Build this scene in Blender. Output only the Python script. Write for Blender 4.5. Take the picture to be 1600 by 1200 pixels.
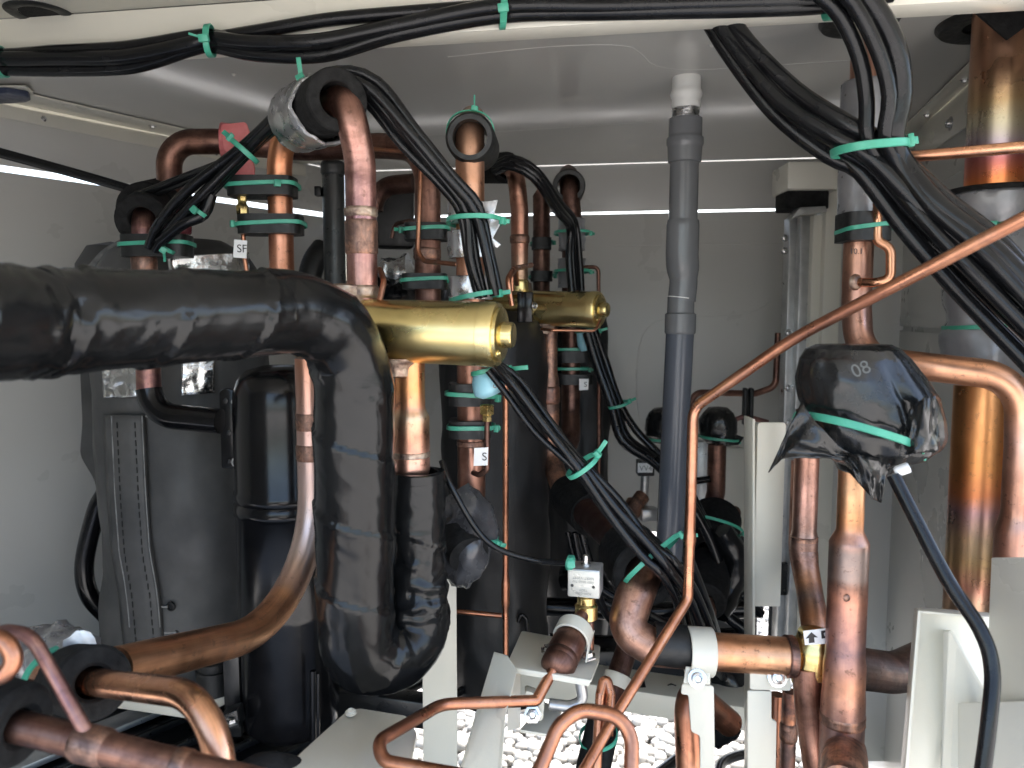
import bpy, bmesh, math, random
import numpy as np
from mathutils import Vector as Vec, Matrix, noise
random.seed(7); np.random.seed(7)
R = math.radians
S = bpy.context.scene
for o in list(bpy.data.objects): bpy.data.objects.remove(o)
COL = S.collection

# ------------------------------------------------------------------ camera, sky, sun, exposure
CAMZ = 0.95; FOC = 1200.0; PITCH = R(5.0)
cd = bpy.data.cameras.new('camera'); cam = bpy.data.objects.new('camera', cd); COL.objects.link(cam)
cam.location = (0, 0, CAMZ); cam.rotation_euler = (R(90) - PITCH, 0, 0)
cd.sensor_width = 36; cd.lens = 27; cd.clip_start = 0.02; cd.clip_end = 500
cd.dof.use_dof = True; cd.dof.focus_distance = 0.78; cd.dof.aperture_fstop = 9.0
S.camera = cam
SUN_EL, SUN_AZ = 62, 30         # the sun stands high to the right, a little behind the unit
w = bpy.data.worlds.new('World'); S.world = w; w.use_nodes = True
nt = w.node_tree; bg = nt.nodes['Background']
sky = nt.nodes.new('ShaderNodeTexSky'); sky.sky_type = 'NISHITA'; sky.sun_disc = False
sky.sun_elevation = R(SUN_EL); sky.sun_rotation = R(SUN_AZ); sky.air_density = 1.0; sky.dust_density = 3.0; sky.ozone_density = 1.0
nt.links.new(sky.outputs[0], bg.inputs[0]); bg.inputs[1].default_value = 0.15
sl = bpy.data.lights.new('sun', 'SUN'); so = bpy.data.objects.new('sun', sl); COL.objects.link(so)
sl.energy = 2.4; sl.angle = R(0.6); sl.color = (1, .95, .87)
sd = Vec((math.sin(R(SUN_AZ)) * math.cos(R(SUN_EL)), math.cos(R(SUN_AZ)) * math.cos(R(SUN_EL)), math.sin(R(SUN_EL))))
so.rotation_euler = sd.to_track_quat('Z', 'Y').to_euler(); so.location = (3, 2, 6)
S.render.engine = 'CYCLES'
S.view_settings.view_transform = 'Standard'; S.view_settings.look = 'None'; S.view_settings.gamma = 1
S.view_settings.exposure = 2.55
S.view_settings.use_white_balance = True; S.view_settings.white_balance_temperature = 6800; S.view_settings.white_balance_tint = 10
S.cycles.max_bounces = 10; S.cycles.diffuse_bounces = 6; S.cycles.glossy_bounces = 5

# ------------------------------------------------------------------ photo geometry: a point seen at (px, py) of the 1600x1200 photograph, d metres ahead
cp, sp_ = math.cos(PITCH), math.sin(PITCH)
def P(px, py, d):
    cx, cy = (px - 800) / FOC, (600 - py) / FOC
    t = d / (cp + sp_ * cy)
    return Vec((cx * t, d, CAMZ + t * (-sp_ + cp * cy)))
def col(px, py0, d):                       # a plumb line through that point
    x = P(px, py0, d).x
    return lambda py: Vec((x, d, P(px, py, d).z))
def pw(n, d): return n * d / FOC
def onz(px, py, z):                        # where the ray meets the level z above the camera
    cx, cy = (px - 800) / FOC, (600 - py) / FOC
    t = z / (-sp_ + cp * cy)
    return Vec((cx * t, t * (cp + sp_ * cy), CAMZ + z))

# ------------------------------------------------------------------ materials
MATS = {}
def newmat(name):
    m = bpy.data.materials.new(name); m.use_nodes = True; MATS[name] = m
    return m, m.node_tree, m.node_tree.nodes['Principled BSDF']
def N(nt, t, **kw):
    n = nt.nodes.new(t)
    for k, v in kw.items():
        if k in n.inputs: n.inputs[k].default_value = v
        else: setattr(n, k, v)
    return n
def ramp(nt, fac, stops, mode='LINEAR'):
    r = nt.nodes.new('ShaderNodeValToRGB'); e = r.color_ramp.elements; r.color_ramp.interpolation = mode
    while len(e) < len(stops): e.new(0.5)
    for i, (p, c) in enumerate(stops):
        e[i].position = p; e[i].color = (c[0], c[1], c[2], 1) if not isinstance(c, (int, float)) else (c, c, c, 1)
    nt.links.new(fac, r.inputs[0]); return r.outputs[0]
def mixc(nt, fac, a, b, blend='MIX'):
    m = nt.nodes.new('ShaderNodeMix'); m.data_type = 'RGBA'; m.blend_type = blend
    for s, v in ((m.inputs[0], fac), (m.inputs[6], a), (m.inputs[7], b)):
        if isinstance(v, (int, float)): s.default_value = v
        elif isinstance(v, tuple): s.default_value = (*v, 1)
        else: nt.links.new(v, s)
    return m.outputs[2]
def noisetex(nt, scale, detail=4, rough=.55, coord='Object', stretch=None, dist=0):
    tc = nt.nodes.new('ShaderNodeTexCoord'); src = tc.outputs[coord]
    if stretch:
        mp = nt.nodes.new('ShaderNodeMapping'); mp.inputs['Scale'].default_value = stretch
        nt.links.new(src, mp.inputs[0]); src = mp.outputs[0]
    n = N(nt, 'ShaderNodeTexNoise', Scale=scale, Detail=detail, Roughness=rough, Distortion=dist)
    nt.links.new(src, n.inputs['Vector']); return n.outputs[0]
def mat(name, cols, rough=.4, metal=0, scale=30, rvar=.12, bump=0, bscale=200, coat=0, spec=None, stretch=None, bstretch=None, bcoord='Object', lo=.35, hi=.65, detail=5):
    m, nt, b = newmat(name)
    f = noisetex(nt, scale, detail, stretch=stretch)
    n = len(cols)
    b_in = ramp(nt, f, [(lo + (hi - lo) * i / max(1, n - 1), c) for i, c in enumerate(cols)])
    nt.links.new(b_in, b.inputs['Base Color'])
    b.inputs['Metallic'].default_value = metal
    f2 = noisetex(nt, scale * 2.3, 4)
    nt.links.new(ramp(nt, f2, [(.3, max(.03, rough - rvar)), (.7, min(1, rough + rvar))]), b.inputs['Roughness'])
    if coat: b.inputs['Coat Weight'].default_value = coat; b.inputs['Coat Roughness'].default_value = .12
    if spec is not None: b.inputs['Specular IOR Level'].default_value = spec
    if bump:
        f3 = noisetex(nt, bscale, 4, stretch=bstretch, coord=bcoord)
        bp = N(nt, 'ShaderNodeBump', Strength=bump, Distance=.002); nt.links.new(f3, bp.inputs['Height']); nt.links.new(bp.outputs[0], b.inputs['Normal'])
    return m
def copper(name, c1, c2, c3=None, rough=.34, stops=None, length=1.0, patch=16, spots=.5):
    """drawn copper: streaks along the tube, oxide patches, fingermarks; stops = heat tint along the tube (metres)"""
    m, nt, b = newmat(name); c3 = c3 or c2
    f = noisetex(nt, patch, 6, .6, dist=.6)
    c = ramp(nt, f, [(.38, c3), (.48, c2), (.58, c1)])
    mo = noisetex(nt, patch * 5.5, 5, .65, dist=.4)
    c = mixc(nt, ramp(nt, mo, [(.46, 0.0), (.60, .55)]), c, c3)
    mo2 = noisetex(nt, patch * 2.7, 4, .6)
    c = mixc(nt, ramp(nt, mo2, [(.52, 0.0), (.64, .32)]), c, (.44, .27, .21))
    st = noisetex(nt, 5, 5, .6, coord='UV', stretch=(4, 9, 1))
    c = mixc(nt, .55, c, ramp(nt, st, [(.3, (.50, .46, .44)), (.65, (.96, .95, .94))]), 'MULTIPLY')
    if stops:
        uv = nt.nodes.new('ShaderNodeTexCoord'); sx = nt.nodes.new('ShaderNodeSeparateXYZ'); nt.links.new(uv.outputs['UV'], sx.inputs[0])
        wob = noisetex(nt, 22, 1)
        ad = N(nt, 'ShaderNodeMath', operation='MULTIPLY_ADD'); nt.links.new(wob, ad.inputs[0]); ad.inputs[1].default_value = .02; nt.links.new(sx.outputs[0], ad.inputs[2])
        dv = N(nt, 'ShaderNodeMath', operation='DIVIDE'); nt.links.new(ad.outputs[0], dv.inputs[0]); dv.inputs[1].default_value = length
        hc = ramp(nt, dv.outputs[0], [((p + .01) / length, cc) for p, cc, a in stops])
        ha = ramp(nt, dv.outputs[0], [((p + .01) / length, a) for p, cc, a in stops])
        c = mixc(nt, ha, c, hc)
    sp = noisetex(nt, 140, 3, .7)
    c = mixc(nt, ramp(nt, sp, [(.60, 0.0), (.70, spots)]), c, (.12, .07, .055))
    nt.links.new(c, b.inputs['Base Color']); b.inputs['Metallic'].default_value = 1
    f2 = noisetex(nt, patch * 2, 5)
    nt.links.new(ramp(nt, f2, [(.3, max(.10, rough - .08)), (.7, rough + .18)]), b.inputs['Roughness'])
    bf = noisetex(nt, 60, 3)
    bp = N(nt, 'ShaderNodeBump', Strength=.12, Distance=.002); nt.links.new(bf, bp.inputs['Height']); nt.links.new(bp.outputs[0], b.inputs['Normal'])
    return m

ORG = (.74, .33, .15); PNK = (.43, .215, .15); BRN = (.24, .125, .09); DRK = (.15, .082, .068); GRY = (.29, .235, .215); STRAW = (.55, .40, .21); VIO = (.34, .17, .24); BLU = (.36, .36, .46); RED = (.75, .16, .10); FIRE = (.80, .35, .12)
copper('copper_bright', (.86, .46, .28), (.78, .39, .23), (.60, .29, .18), .25, patch=12, spots=.35)
copper('copper_tube', (.68, .33, .20), (.58, .26, .155), (.43, .19, .12), .30, patch=14, spots=.3)
copper('copper_pink', PNK, (.42, .22, .165), BRN, .38)
copper('copper_brown', (.34, .18, .135), (.27, .145, .11), DRK, .42)
copper('copper_dark', (.22, .125, .10), (.17, .095, .078), (.10, .06, .05), .42)
copper('copper_weld', (.58, .31, .21), (.36, .22, .17), (.20, .13, .11), .45, patch=45, spots=.7)
copper('copper_purple', (.46, .26, .21), (.34, .18, .165), (.24, .13, .13), .38, patch=22)
copper('copper_burnt', (.62, .29, .17), (.36, .19, .15), (.16, .11, .10), .42, patch=28, spots=.6)
copper('copper_stub', (.36, .29, .265), (.28, .215, .19), (.18, .135, .12), .42, patch=20)
mat('braze', [(.20, .14, .12), (.38, .27, .21), (.52, .42, .33)], .48, .95, 110, .12, .7, 180)
def brassmat():
    m = mat('brass', [(.52, .40, .16), (.74, .59, .26), (.82, .67, .32)], .27, 1, 10, .10, .03, 40)
brassmat()
mat('brass_nut', [(.62, .45, .16), (.8, .62, .28)], .26, 1, 60, .08)
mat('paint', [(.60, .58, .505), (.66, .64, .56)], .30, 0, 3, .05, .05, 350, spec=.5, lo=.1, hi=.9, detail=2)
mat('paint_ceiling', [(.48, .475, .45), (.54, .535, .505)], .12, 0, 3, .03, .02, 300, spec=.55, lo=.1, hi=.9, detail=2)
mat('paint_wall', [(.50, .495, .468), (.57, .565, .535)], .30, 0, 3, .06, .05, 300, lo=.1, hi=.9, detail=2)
mat('paint_bracket', [(.60, .58, .49), (.67, .645, .55)], .33, 0, 5, .06, .06, 300, lo=.1, hi=.9, detail=2)
mat('galvanised', [(.42, .43, .43), (.58, .58, .57)], .38, .75, 30, .12, .05, 120)
mat('steel', [(.5, .5, .5), (.68, .68, .67)], .28, 1, 60, .1)
mat('black_gloss', [(.003, .003, .0035), (.006, .006, .007)], .19, 0, 25, .04, .02, 60, spec=.4)
mat('black_bag', [(.007, .0075, .0075), (.018, .0185, .019)], .22, 0, 25, .08, .5, 45)
mat('black_cable', [(.005, .0052, .006), (.010, .0105, .0115)], .20, 0, 40, .03, spec=.32)
mat('black_foam', [(.006, .006, .006), (.016, .016, .016)], .85, 0, 120, .1, .35, 420, spec=.2)
mat('black_rubber', [(.005, .0055, .0055), (.011, .0115, .0115)], .5, 0, 60, .1, .12, 200)
mat('black_steel', [(.005, .0055, .006), (.012, .0125, .013)], .33, 0, 20, .1, .08, 90)
mat('dark_conduit', [(.025, .028, .028), (.045, .048, .048)], .32, 0, 20, .08)
mat('jacket', [(.040, .040, .040), (.068, .068, .066), (.105, .103, .098)], .62, 0, 9, .1, 1.0, 15, lo=.3, hi=.72)
mat('jacket_black', [(.006, .006, .0065), (.014, .014, .0145)], .5, 0, 9, .1, .2, 60)
mat('jacket_edge', [(.12, .12, .118), (.26, .26, .25)], .7, 0, 50, .1, .3, 200)
mat('thread', [(.008, .008, .008), (.02, .02, .02)], .8, 0, 80)
mat('green_tie', [(.045, .30, .20), (.065, .37, .255)], .36, 0, 40, .06, .05, 300)
mat('silver_tape', [(.30, .30, .31), (.50, .50, .51), (.64, .64, .65)], .30, .85, 22, .1, .55, 60)
mat('grey_tape', [(.21, .21, .22), (.30, .30, .31)], .34, .35, 22, .1, .45, 45)
mat('foil', [(.62, .62, .61), (.82, .82, .80)], .24, 1, 30, .1, .8, 90)
mat('pvc_grey', [(.135, .14, .146), (.155, .16, .167)], .22, 0, 6, .03)
mat('pvc_blue', [(.085, .095, .115), (.10, .112, .135)], .22, 0, 6, .03)
mat('dark_film', [(.05, .05, .055), (.11, .11, .115)], .26, .3, 22, .08, .5, 50)
mat('ink_dim', [(.07, .075, .072), (.09, .095, .09)], .5, 0, 40)
mat('pvc_white', [(.68, .68, .65), (.76, .76, .73)], .38, 0, 10, .07)
mat('pink_tape', [(.62, .15, .155), (.78, .25, .25)], .6, 0, 40, .1, .4, 90)
mat('blue_cap', [(.24, .52, .62), (.34, .62, .70)], .42, 0, 40, .1)
mat('blue_plastic', [(.02, .03, .06), (.04, .055, .10)], .4, 0, 40, .1)
mat('label_white', [(.74, .74, .73), (.82, .82, .81)], .5, 0, 40, .1)
mat('nameplate', [(.52, .51, .46), (.62, .61, .55)], .33, .3, 60, .1)
mat('ink', [(.02, .02, .02), (.03, .03, .03)], .5, 0, 40)
mat('ink_grey', [(.20, .21, .20), (.26, .27, .26)], .5, 0, 40)
mat('red_glass', [(.12, .02, .03), (.2, .04, .05)], .25, 0, 40)
mat('pebble', [(.28, .28, .275), (.36, .36, .35), (.43, .425, .415)], .62, 0, 9, .1, .1, 90)
def tapemat():
    m, nt, b = newmat('black_tape')
    f = noisetex(nt, 20, 4); nt.links.new(ramp(nt, f, [(.35, (.004, .0042, .0046)), (.65, (.009, .0095, .010))]), b.inputs['Base Color'])
    f2 = noisetex(nt, 34, 4); nt.links.new(ramp(nt, f2, [(.3, .15), (.7, .26)]), b.inputs['Roughness']); b.inputs['Specular IOR Level'].default_value = .36
    # pulled wrinkles: fine ridges across the tape, in patches
    tc = nt.nodes.new('ShaderNodeTexCoord'); sx = nt.nodes.new('ShaderNodeSeparateXYZ'); nt.links.new(tc.outputs['UV'], sx.inputs[0])
    a = N(nt, 'ShaderNodeMath', operation='MULTIPLY_ADD'); nt.links.new(sx.outputs[1], a.inputs[0]); a.inputs[1].default_value = .062; nt.links.new(sx.outputs[0], a.inputs[2])
    cb = nt.nodes.new('ShaderNodeCombineXYZ'); 
    k1 = N(nt, 'ShaderNodeMath', operation='MULTIPLY'); nt.links.new(a.outputs[0], k1.inputs[0]); k1.inputs[1].default_value = 110
    k2 = N(nt, 'ShaderNodeMath', operation='MULTIPLY'); nt.links.new(sx.outputs[1], k2.inputs[0]); k2.inputs[1].default_value = 9
    nt.links.new(k1.outputs[0], cb.inputs[0]); nt.links.new(k2.outputs[0], cb.inputs[1])
    n1 = N(nt, 'ShaderNodeTexNoise', Scale=1.0, Detail=3.0, Roughness=.55); nt.links.new(cb.outputs[0], n1.inputs['Vector'])
    mk = ramp(nt, noisetex(nt, 24, 2), [(.42, .06), (.62, 1.0)])
    mu = N(nt, 'ShaderNodeMath', operation='MULTIPLY'); nt.links.new(n1.outputs[0], mu.inputs[0]); nt.links.new(mk, mu.inputs[1])
    bp = N(nt, 'ShaderNodeBump', Strength=.22, Distance=.0014); nt.links.new(mu.outputs[0], bp.inputs['Height']); nt.links.new(bp.outputs[0], b.inputs['Normal'])
tapemat()
def groundmat():
    m, nt, b = newmat('gravel_ground')
    tc = nt.nodes.new('ShaderNodeTexCoord')
    v = N(nt, 'ShaderNodeTexVoronoi', Scale=26.0); nt.links.new(tc.outputs['Object'], v.inputs['Vector'])
    c = ramp(nt, v.outputs['Distance'], [(.1, (.70, .69, .66)), (.55, (.42, .41, .39)), (.75, (.16, .155, .15))])
    nt.links.new(c, b.inputs['Base Color']); b.inputs['Roughness'].default_value = .8
groundmat()

# ------------------------------------------------------------------ mesh building
ORI = {}
def link(name, vs, fs, material, parent=None, uvs=None, smooth=True, sharp=None):
    """one mesh object; origin at its base centre, children placed relative to their parent"""
    vs = [Vec(v) for v in vs]
    n = len(vs)
    o3 = Vec(((min(v.x for v in vs) + max(v.x for v in vs)) / 2, (min(v.y for v in vs) + max(v.y for v in vs)) / 2, min(v.z for v in vs)))
    me = bpy.data.meshes.new(name); me.from_pydata([v - o3 for v in vs], [], fs)
    if uvs:
        ul = me.uv_layers.new(name='UVMap')
        ul.data.foreach_set('uv', [c for u in uvs for c in u])
    if smooth: me.polygons.foreach_set('use_smooth', [True] * len(me.polygons))
    me.update()
    if smooth and sharp is not None: me.set_sharp_from_angle(angle=R(sharp))
    me.materials.append(MATS[material])
    o = bpy.data.objects.new(name, me); COL.objects.link(o)
    if parent is not None: o.parent = parent; o.location = o3 - ORI[parent.name]
    else: o.location = o3
    ORI[o.name] = o3
    return o
def tag(o, label, cat, group=None):
    o['label'] = label; o['category'] = cat
    if group: o['group'] = group
    return o
def struct(o): o['kind'] = 'structure'; return o
def stuff(o): o['kind'] = 'stuff'; return o
def thing(name, loc, label, cat, group=None):
    o = bpy.data.objects.new(name, None); COL.objects.link(o); o.location = loc; o.empty_display_size = .02
    ORI[o.name] = Vec(loc); return tag(o, label, cat, group)

def fillet_path(pts, fil=.03, step=.006):
    n = len(pts); out = []
    fl = fil if isinstance(fil, (list, tuple)) else [fil] * n
    def seg(a, b):
        k = max(1, int((b - a).length / step))
        return [a.lerp(b, i / k) for i in range(k)]
    cur = pts[0]
    for i in range(1, n - 1):
        a, b, c = pts[i - 1], pts[i], pts[i + 1]
        u = (a - b).normalized(); v = (c - b).normalized()
        ang = u.angle(v)
        if ang > 3.10: continue
        t = fl[i] / math.tan(ang / 2)
        t = min(t, .5 * (c - b).length if i < n - 2 else .98 * (c - b).length, (cur - b).length * .98 if i > 1 else .98 * (a - b).length)
        r = t * math.tan(ang / 2)
        s0 = b + u * t; s1 = b + v * t
        ctr = b + (u + v).normalized() * (r / math.sin(ang / 2))
        out += seg(cur, s0)
        e0 = (s0 - ctr); e1 = (s1 - ctr); tot = e0.angle(e1) if e0.length > 1e-9 else 0
        k = max(5, int(tot / .13))
        for j in range(k):
            f = j / k
            out.append(ctr + (e0 * math.sin((1 - f) * tot) + e1 * math.sin(f * tot)) / max(1e-6, math.sin(tot)))
        cur = s1
    out += seg(cur, pts[-1]) + [pts[-1]]
    return out
def spline_path(pts, step=.008):
    p = [pts[0] * 2 - pts[1]] + list(pts) + [pts[-1] * 2 - pts[-2]]; out = []
    for i in range(1, len(p) - 2):
        a, b, c, d = p[i - 1:i + 3]
        k = max(3, int((c - b).length / step))
        for j in range(k):
            t = j / k
            out.append(.5 * ((2 * b) + (c - a) * t + (2 * a - 5 * b + 4 * c - d) * t * t + (3 * b - a - 3 * c + d) * t ** 3))
    return out + [pts[-1]]
def sweep(path, rad, seg=20, disp=None, shape=None, cap=True, up=None):
    n = len(path); L = [0]
    for i in range(1, n): L.append(L[-1] + (path[i] - path[i - 1]).length)
    tot = L[-1] or 1
    if isinstance(rad, (int, float)): rf = lambda s: rad
    else:
        rs = np.array([q[0] for q in rad]); rv = np.array([q[1] for q in rad]); rf = lambda s: float(np.interp(s / tot, rs, rv))
    vs, fs, uv = [], [], []
    nrm = None
    for i in range(n):
        t = (path[min(i + 1, n - 1)] - path[max(i - 1, 0)]).normalized()
        if nrm is None:
            u0 = up or (Vec((0, -1, 0)) if abs(t.y) < .9 else Vec((1, 0, 0)))
            nrm = (u0 - t * u0.dot(t)).normalized()
        else:
            nrm = (nrm - t * nrm.dot(t)).normalized()
        b = t.cross(nrm); r = rf(L[i])
        for j in range(seg):
            th = 2 * math.pi * j / seg
            k = r + (disp(L[i], th) if disp else 0)
            cx, cy = (math.cos(th), math.sin(th)) if not shape else shape(th)
            vs.append(path[i] + nrm * (k * cx) + b * (k * cy))
    for i in range(n - 1):
        for j in range(seg):
            j2 = (j + 1) % seg
            fs.append((i * seg + j, i * seg + j2, (i + 1) * seg + j2, (i + 1) * seg + j))
            u0, u1 = L[i], L[i + 1]; v0, v1 = j / seg, (j + 1) / seg
            uv += [(u0, v0), (u0, v1), (u1, v1), (u1, v0)]
    if cap:
        fs.append(tuple(reversed(range(seg)))); uv += [(0, 0)] * seg
        fs.append(tuple((n - 1) * seg + j for j in range(seg))); uv += [(tot, 0)] * seg
    return vs, fs, uv
def sq(rx, ry, e=4):                        # rounded-rectangle cross-section
    def f(th):
        c, s = math.cos(th), math.sin(th)
        k = (abs(c) ** e + abs(s) ** e) ** (-1 / e)
        return c * k * rx, s * k * ry
    return f
def tube(name, pts, r, material, parent=None, fil=.03, seg=20, step=.006, spline=False, disp=None, shape=None, up=None, cap=True):
    path = spline_path(pts, step) if spline else fillet_path(pts, fil, step)
    v, f, u = sweep(path, r, seg, disp, shape, cap, up)
    return link(name, v, f, material, parent, u, True, 50)
def lathe(name, p0, axis, prof, material, parent=None, seg=28, disp=None, ring=False):
    """prof = [(distance along axis, radius)]; radius 0 closes; ring: the profile closes on itself"""
    a = axis.normalized(); u0 = Vec((0, -1, 0)) if abs(a.y) < .9 else Vec((1, 0, 0))
    e1 = (u0 - a * u0.dot(a)).normalized(); e2 = a.cross(e1)
    vs, fs, uv = [], [], []; m = len(prof)
    for k, (h, r) in enumerate(prof):
        for j in range(seg):
            th = 2 * math.pi * j / seg
            rr = r + (disp(h, th) if disp and r > 1e-6 else 0)
            vs.append(p0 + a * h + e1 * (rr * math.cos(th)) + e2 * (rr * math.sin(th)))
    for k in range(m if ring else m - 1):
        k2 = (k + 1) % m
        for j in range(seg):
            j2 = (j + 1) % seg
            fs.append((k * seg + j, k * seg + j2, k2 * seg + j2, k2 * seg + j))
            uv += [(prof[k][0], j / seg), (prof[k][0], (j + 1) / seg), (prof[k2][0], (j + 1) / seg), (prof[k2][0], j / seg)]
    if not ring:
        if prof[0][1] > 1e-6: fs.append(tuple(reversed(range(seg)))); uv += [(0, 0)] * seg
        if prof[-1][1] > 1e-6: fs.append(tuple((m - 1) * seg + j for j in range(seg))); uv += [(0, 0)] * seg
    return link(name, vs, fs, material, parent, uv, True, 40)
def sleeve(name, p0, p1, ri, ro, material, parent=None, seg=28, bev=.001, disp=None):   # hollow tube
    L = (p1 - p0).length; b = bev
    n = max(1, int(L / .008))
    outer = [(b + (L - 2 * b) * i / n, ro) for i in range(n + 1)]
    prof = [(b, ri), (0, ri + b), (0, ro - b)] + outer + [(L, ro - b), (L, ri + b), (L - b, ri)]
    return lathe(name, p0, p1 - p0, prof, material, parent, seg, disp, True)
def collar(parent, p0, p1, r, material, name='joint', bev=None):
    L = (p1 - p0).length; b = bev or min(.004, L * .3)
    prof = [(0, r * .80), (b * .3, r * .9), (b, r)] + [(b + (L - 2 * b) * i / 4, r * (1 - .012 * math.sin(i / 4 * math.pi))) for i in range(1, 4)] + [(L - b, r), (L - b * .3, r * .9), (L, r * .80)]
    return lathe(name, p0, p1 - p0, prof, material, parent, 24)
def box(name, c, ax, size, material, parent=None, bev=.002, seg=2):
    """box with bevelled edges; ax = rotation about z (radians) or a 3x3 matrix of axes"""
    bm = bmesh.new(); bmesh.ops.create_cube(bm, size=1)
    for v in bm.verts: v.co = Vec((v.co.x * size[0], v.co.y * size[1], v.co.z * size[2]))
    if bev: bmesh.ops.bevel(bm, geom=bm.edges[:], offset=min(bev, min(size) * .45), segments=seg, affect='EDGES', profile=.5)
    M = Matrix.Rotation(ax, 3, 'Z') if isinstance(ax, (int, float)) else ax
    vs = [M @ v.co + c for v in bm.verts]; fs = [tuple(v.index for v in f.verts) for f in bm.faces]
    bm.free(); return link(name, vs, fs, material, parent, None, True, 35)
def prism(name, poly, ext, material, parent=None, bev=.0015, round_r=0, rseg=4):
    """flat outline poly (list of Vec, planar) thickened by the vector ext; corners rounded by round_r"""
    if round_r:
        rr = round_r if isinstance(round_r, (list, tuple)) else [round_r] * len(poly)
        out = []; n = len(poly)
        for i in range(n):
            a, b, c = poly[i - 1], poly[i], poly[(i + 1) % n]
            if rr[i] <= 0: out.append(b); continue
            u = (a - b).normalized(); v = (c - b).normalized()
            t = min(rr[i], .45 * (a - b).length, .45 * (c - b).length)
            for k in range(rseg + 1):
                f = k / rseg; q0 = b + u * t; q1 = b + v * t
                out.append(q0 * (1 - f) ** 2 + b * 2 * f * (1 - f) + q1 * f * f)
        poly = out
    bm = bmesh.new(); vv = [bm.verts.new(p) for p in poly]; f = bm.faces.new(vv)
    r = bmesh.ops.extrude_face_region(bm, geom=[f])
    for v in [g for g in r['geom'] if isinstance(g, bmesh.types.BMVert)]: v.co += ext
    bmesh.ops.recalc_face_normals(bm, faces=bm.faces[:])
    if bev:
        ed = [e for e in bm.edges if len(e.link_faces) == 2 and e.calc_face_angle(0) > .6]
        bmesh.ops.bevel(bm, geom=ed, offset=bev, segments=2, affect='EDGES', profile=.5, clamp_overlap=True)
    bm.verts.index_update()
    vs = [v.co.copy() for v in bm.verts]; fs = [tuple(v.index for v in f.verts) for f in bm.faces]
    bm.free(); return link(name, vs, fs, material, parent, None, True, 35)
def wallslab(name, a, b, z0, z1, th, material, parent=None):     # plan points a, b; thickness to the left of a->b
    d = Vec((b[0] - a[0], b[1] - a[1], 0)); n = Vec((-d.y, d.x, 0)).normalized()
    A = Vec((a[0], a[1], CAMZ + z0)); B = Vec((b[0], b[1], CAMZ + z0)); H = Vec((0, 0, z1 - z0))
    return prism(name, [A, B, B + H, A + H], n * th, material, parent, .001)
def screw(parent, p, nrm, r=.004, name='screw', material='steel'):
    prof = [(0, r * 1.5), (r * .25, r * 1.5), (r * .3, r * 1.02), (r * .9, r * .9), (r * 1.0, r * .6), (r * .75, r * .45), (r * .75, 0)]
    return lathe(name, p, nrm, prof, material, parent, 6 if name == 'bolt' else 14)
def text(s, o, right, up, size, material, parent, name='lettering', depth=.0002):
    cu = bpy.data.curves.new('t', 'FONT'); cu.body = s; cu.size = 1; cu.align_x = 'CENTER'; cu.align_y = 'CENTER'
    t = bpy.data.objects.new('t', cu); COL.objects.link(t)
    bpy.context.view_layer.update()
    me = bpy.data.meshes.new_from_object(t.evaluated_get(bpy.context.evaluated_depsgraph_get()))
    vs = [o + right * (v.co.x * size) + up * (v.co.y * size) + right.cross(up) * depth for v in me.vertices]; fs = [tuple(p.vertices) for p in me.polygons]
    bpy.data.objects.remove(t); bpy.data.curves.remove(cu); bpy.data.meshes.remove(me)
    if parent is None: return vs, fs
    return link(name, vs, fs, material, parent, None, False)
def nz(x, y, z, s=1): return noise.noise(Vec((x * s, y * s, z * s)))

def tie(c, axis, rx, ry, label, ang=20, head_ang=None, tail=.012, wd=.0046, group='green cable ties', e1=None, sqr=2.4, th=.0013, tdir=None):
    """green cable tie around axis at c; half-width rx across the view, ry in depth. Parts: head, tail"""
    a = axis.normalized()
    x = e1 or Vec((1, 0, 0)); e1 = (x - a * x.dot(a))
    if e1.length < .2: e1 = Vec((0, 0, 1)) - a * a.z
    e1.normalize(); e2 = a.cross(e1)
    if e2.y > 0: e2 = -e2
    n = 44; sh = sq(1, 1, sqr); vs, fs = [], []
    for j in range(n):
        t = 2 * math.pi * j / n; cx, cy = sh(t)
        d1 = e1 * (cx * rx) + e2 * (cy * ry); o = e1 * (cx) + e2 * (cy); o.normalize()
        tl = a * (.002 * math.sin(t + 1))
        for (k, h) in ((0, -.5), (0, .5), (th, .42), (th, -.42)):
            vs.append(c + d1 + o * k + a * (wd * h) + tl)
    for j in range(n):
        j2 = (j + 1) % n
        for k in range(4):
            k2 = (k + 1) % 4
            fs.append((j * 4 + k, j2 * 4 + k, j2 * 4 + k2, j * 4 + k2))
    s = link('cable_tie', vs, fs, 'green_tie', None, None, True, 40); tag(s, label, 'cable tie', group)
    h = R(ang if head_ang is None else head_ang); cx, cy = sh(h)
    hp = c + e1 * (cx * (rx + th)) + e2 * (cy * (ry + th)); o = (e1 * cx + e2 * cy).normalized(); tg = (-e1 * math.sin(h) + e2 * math.cos(h)).normalized()
    M = Matrix((tg, a, o)).transposed()
    if M.determinant() < 0: M = Matrix((tg, -a, o)).transposed()
    box('head', hp + o * .0014, M, (.0068, wd * 1.55, .0046), 'green_tie', s, .0007)
    if tail:
        td = tdir.normalized() if tdir else (o * .75 - tg * .65).normalized()
        q = a.cross(td); 
        T = Matrix((td, a - td * a.dot(td), q)).transposed() if q.length > .1 else M
        box('tail', hp + td * (tail / 2 + .002), T, (tail, wd * .9, .0012), 'green_tie', s, .0004)
    return s
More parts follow.
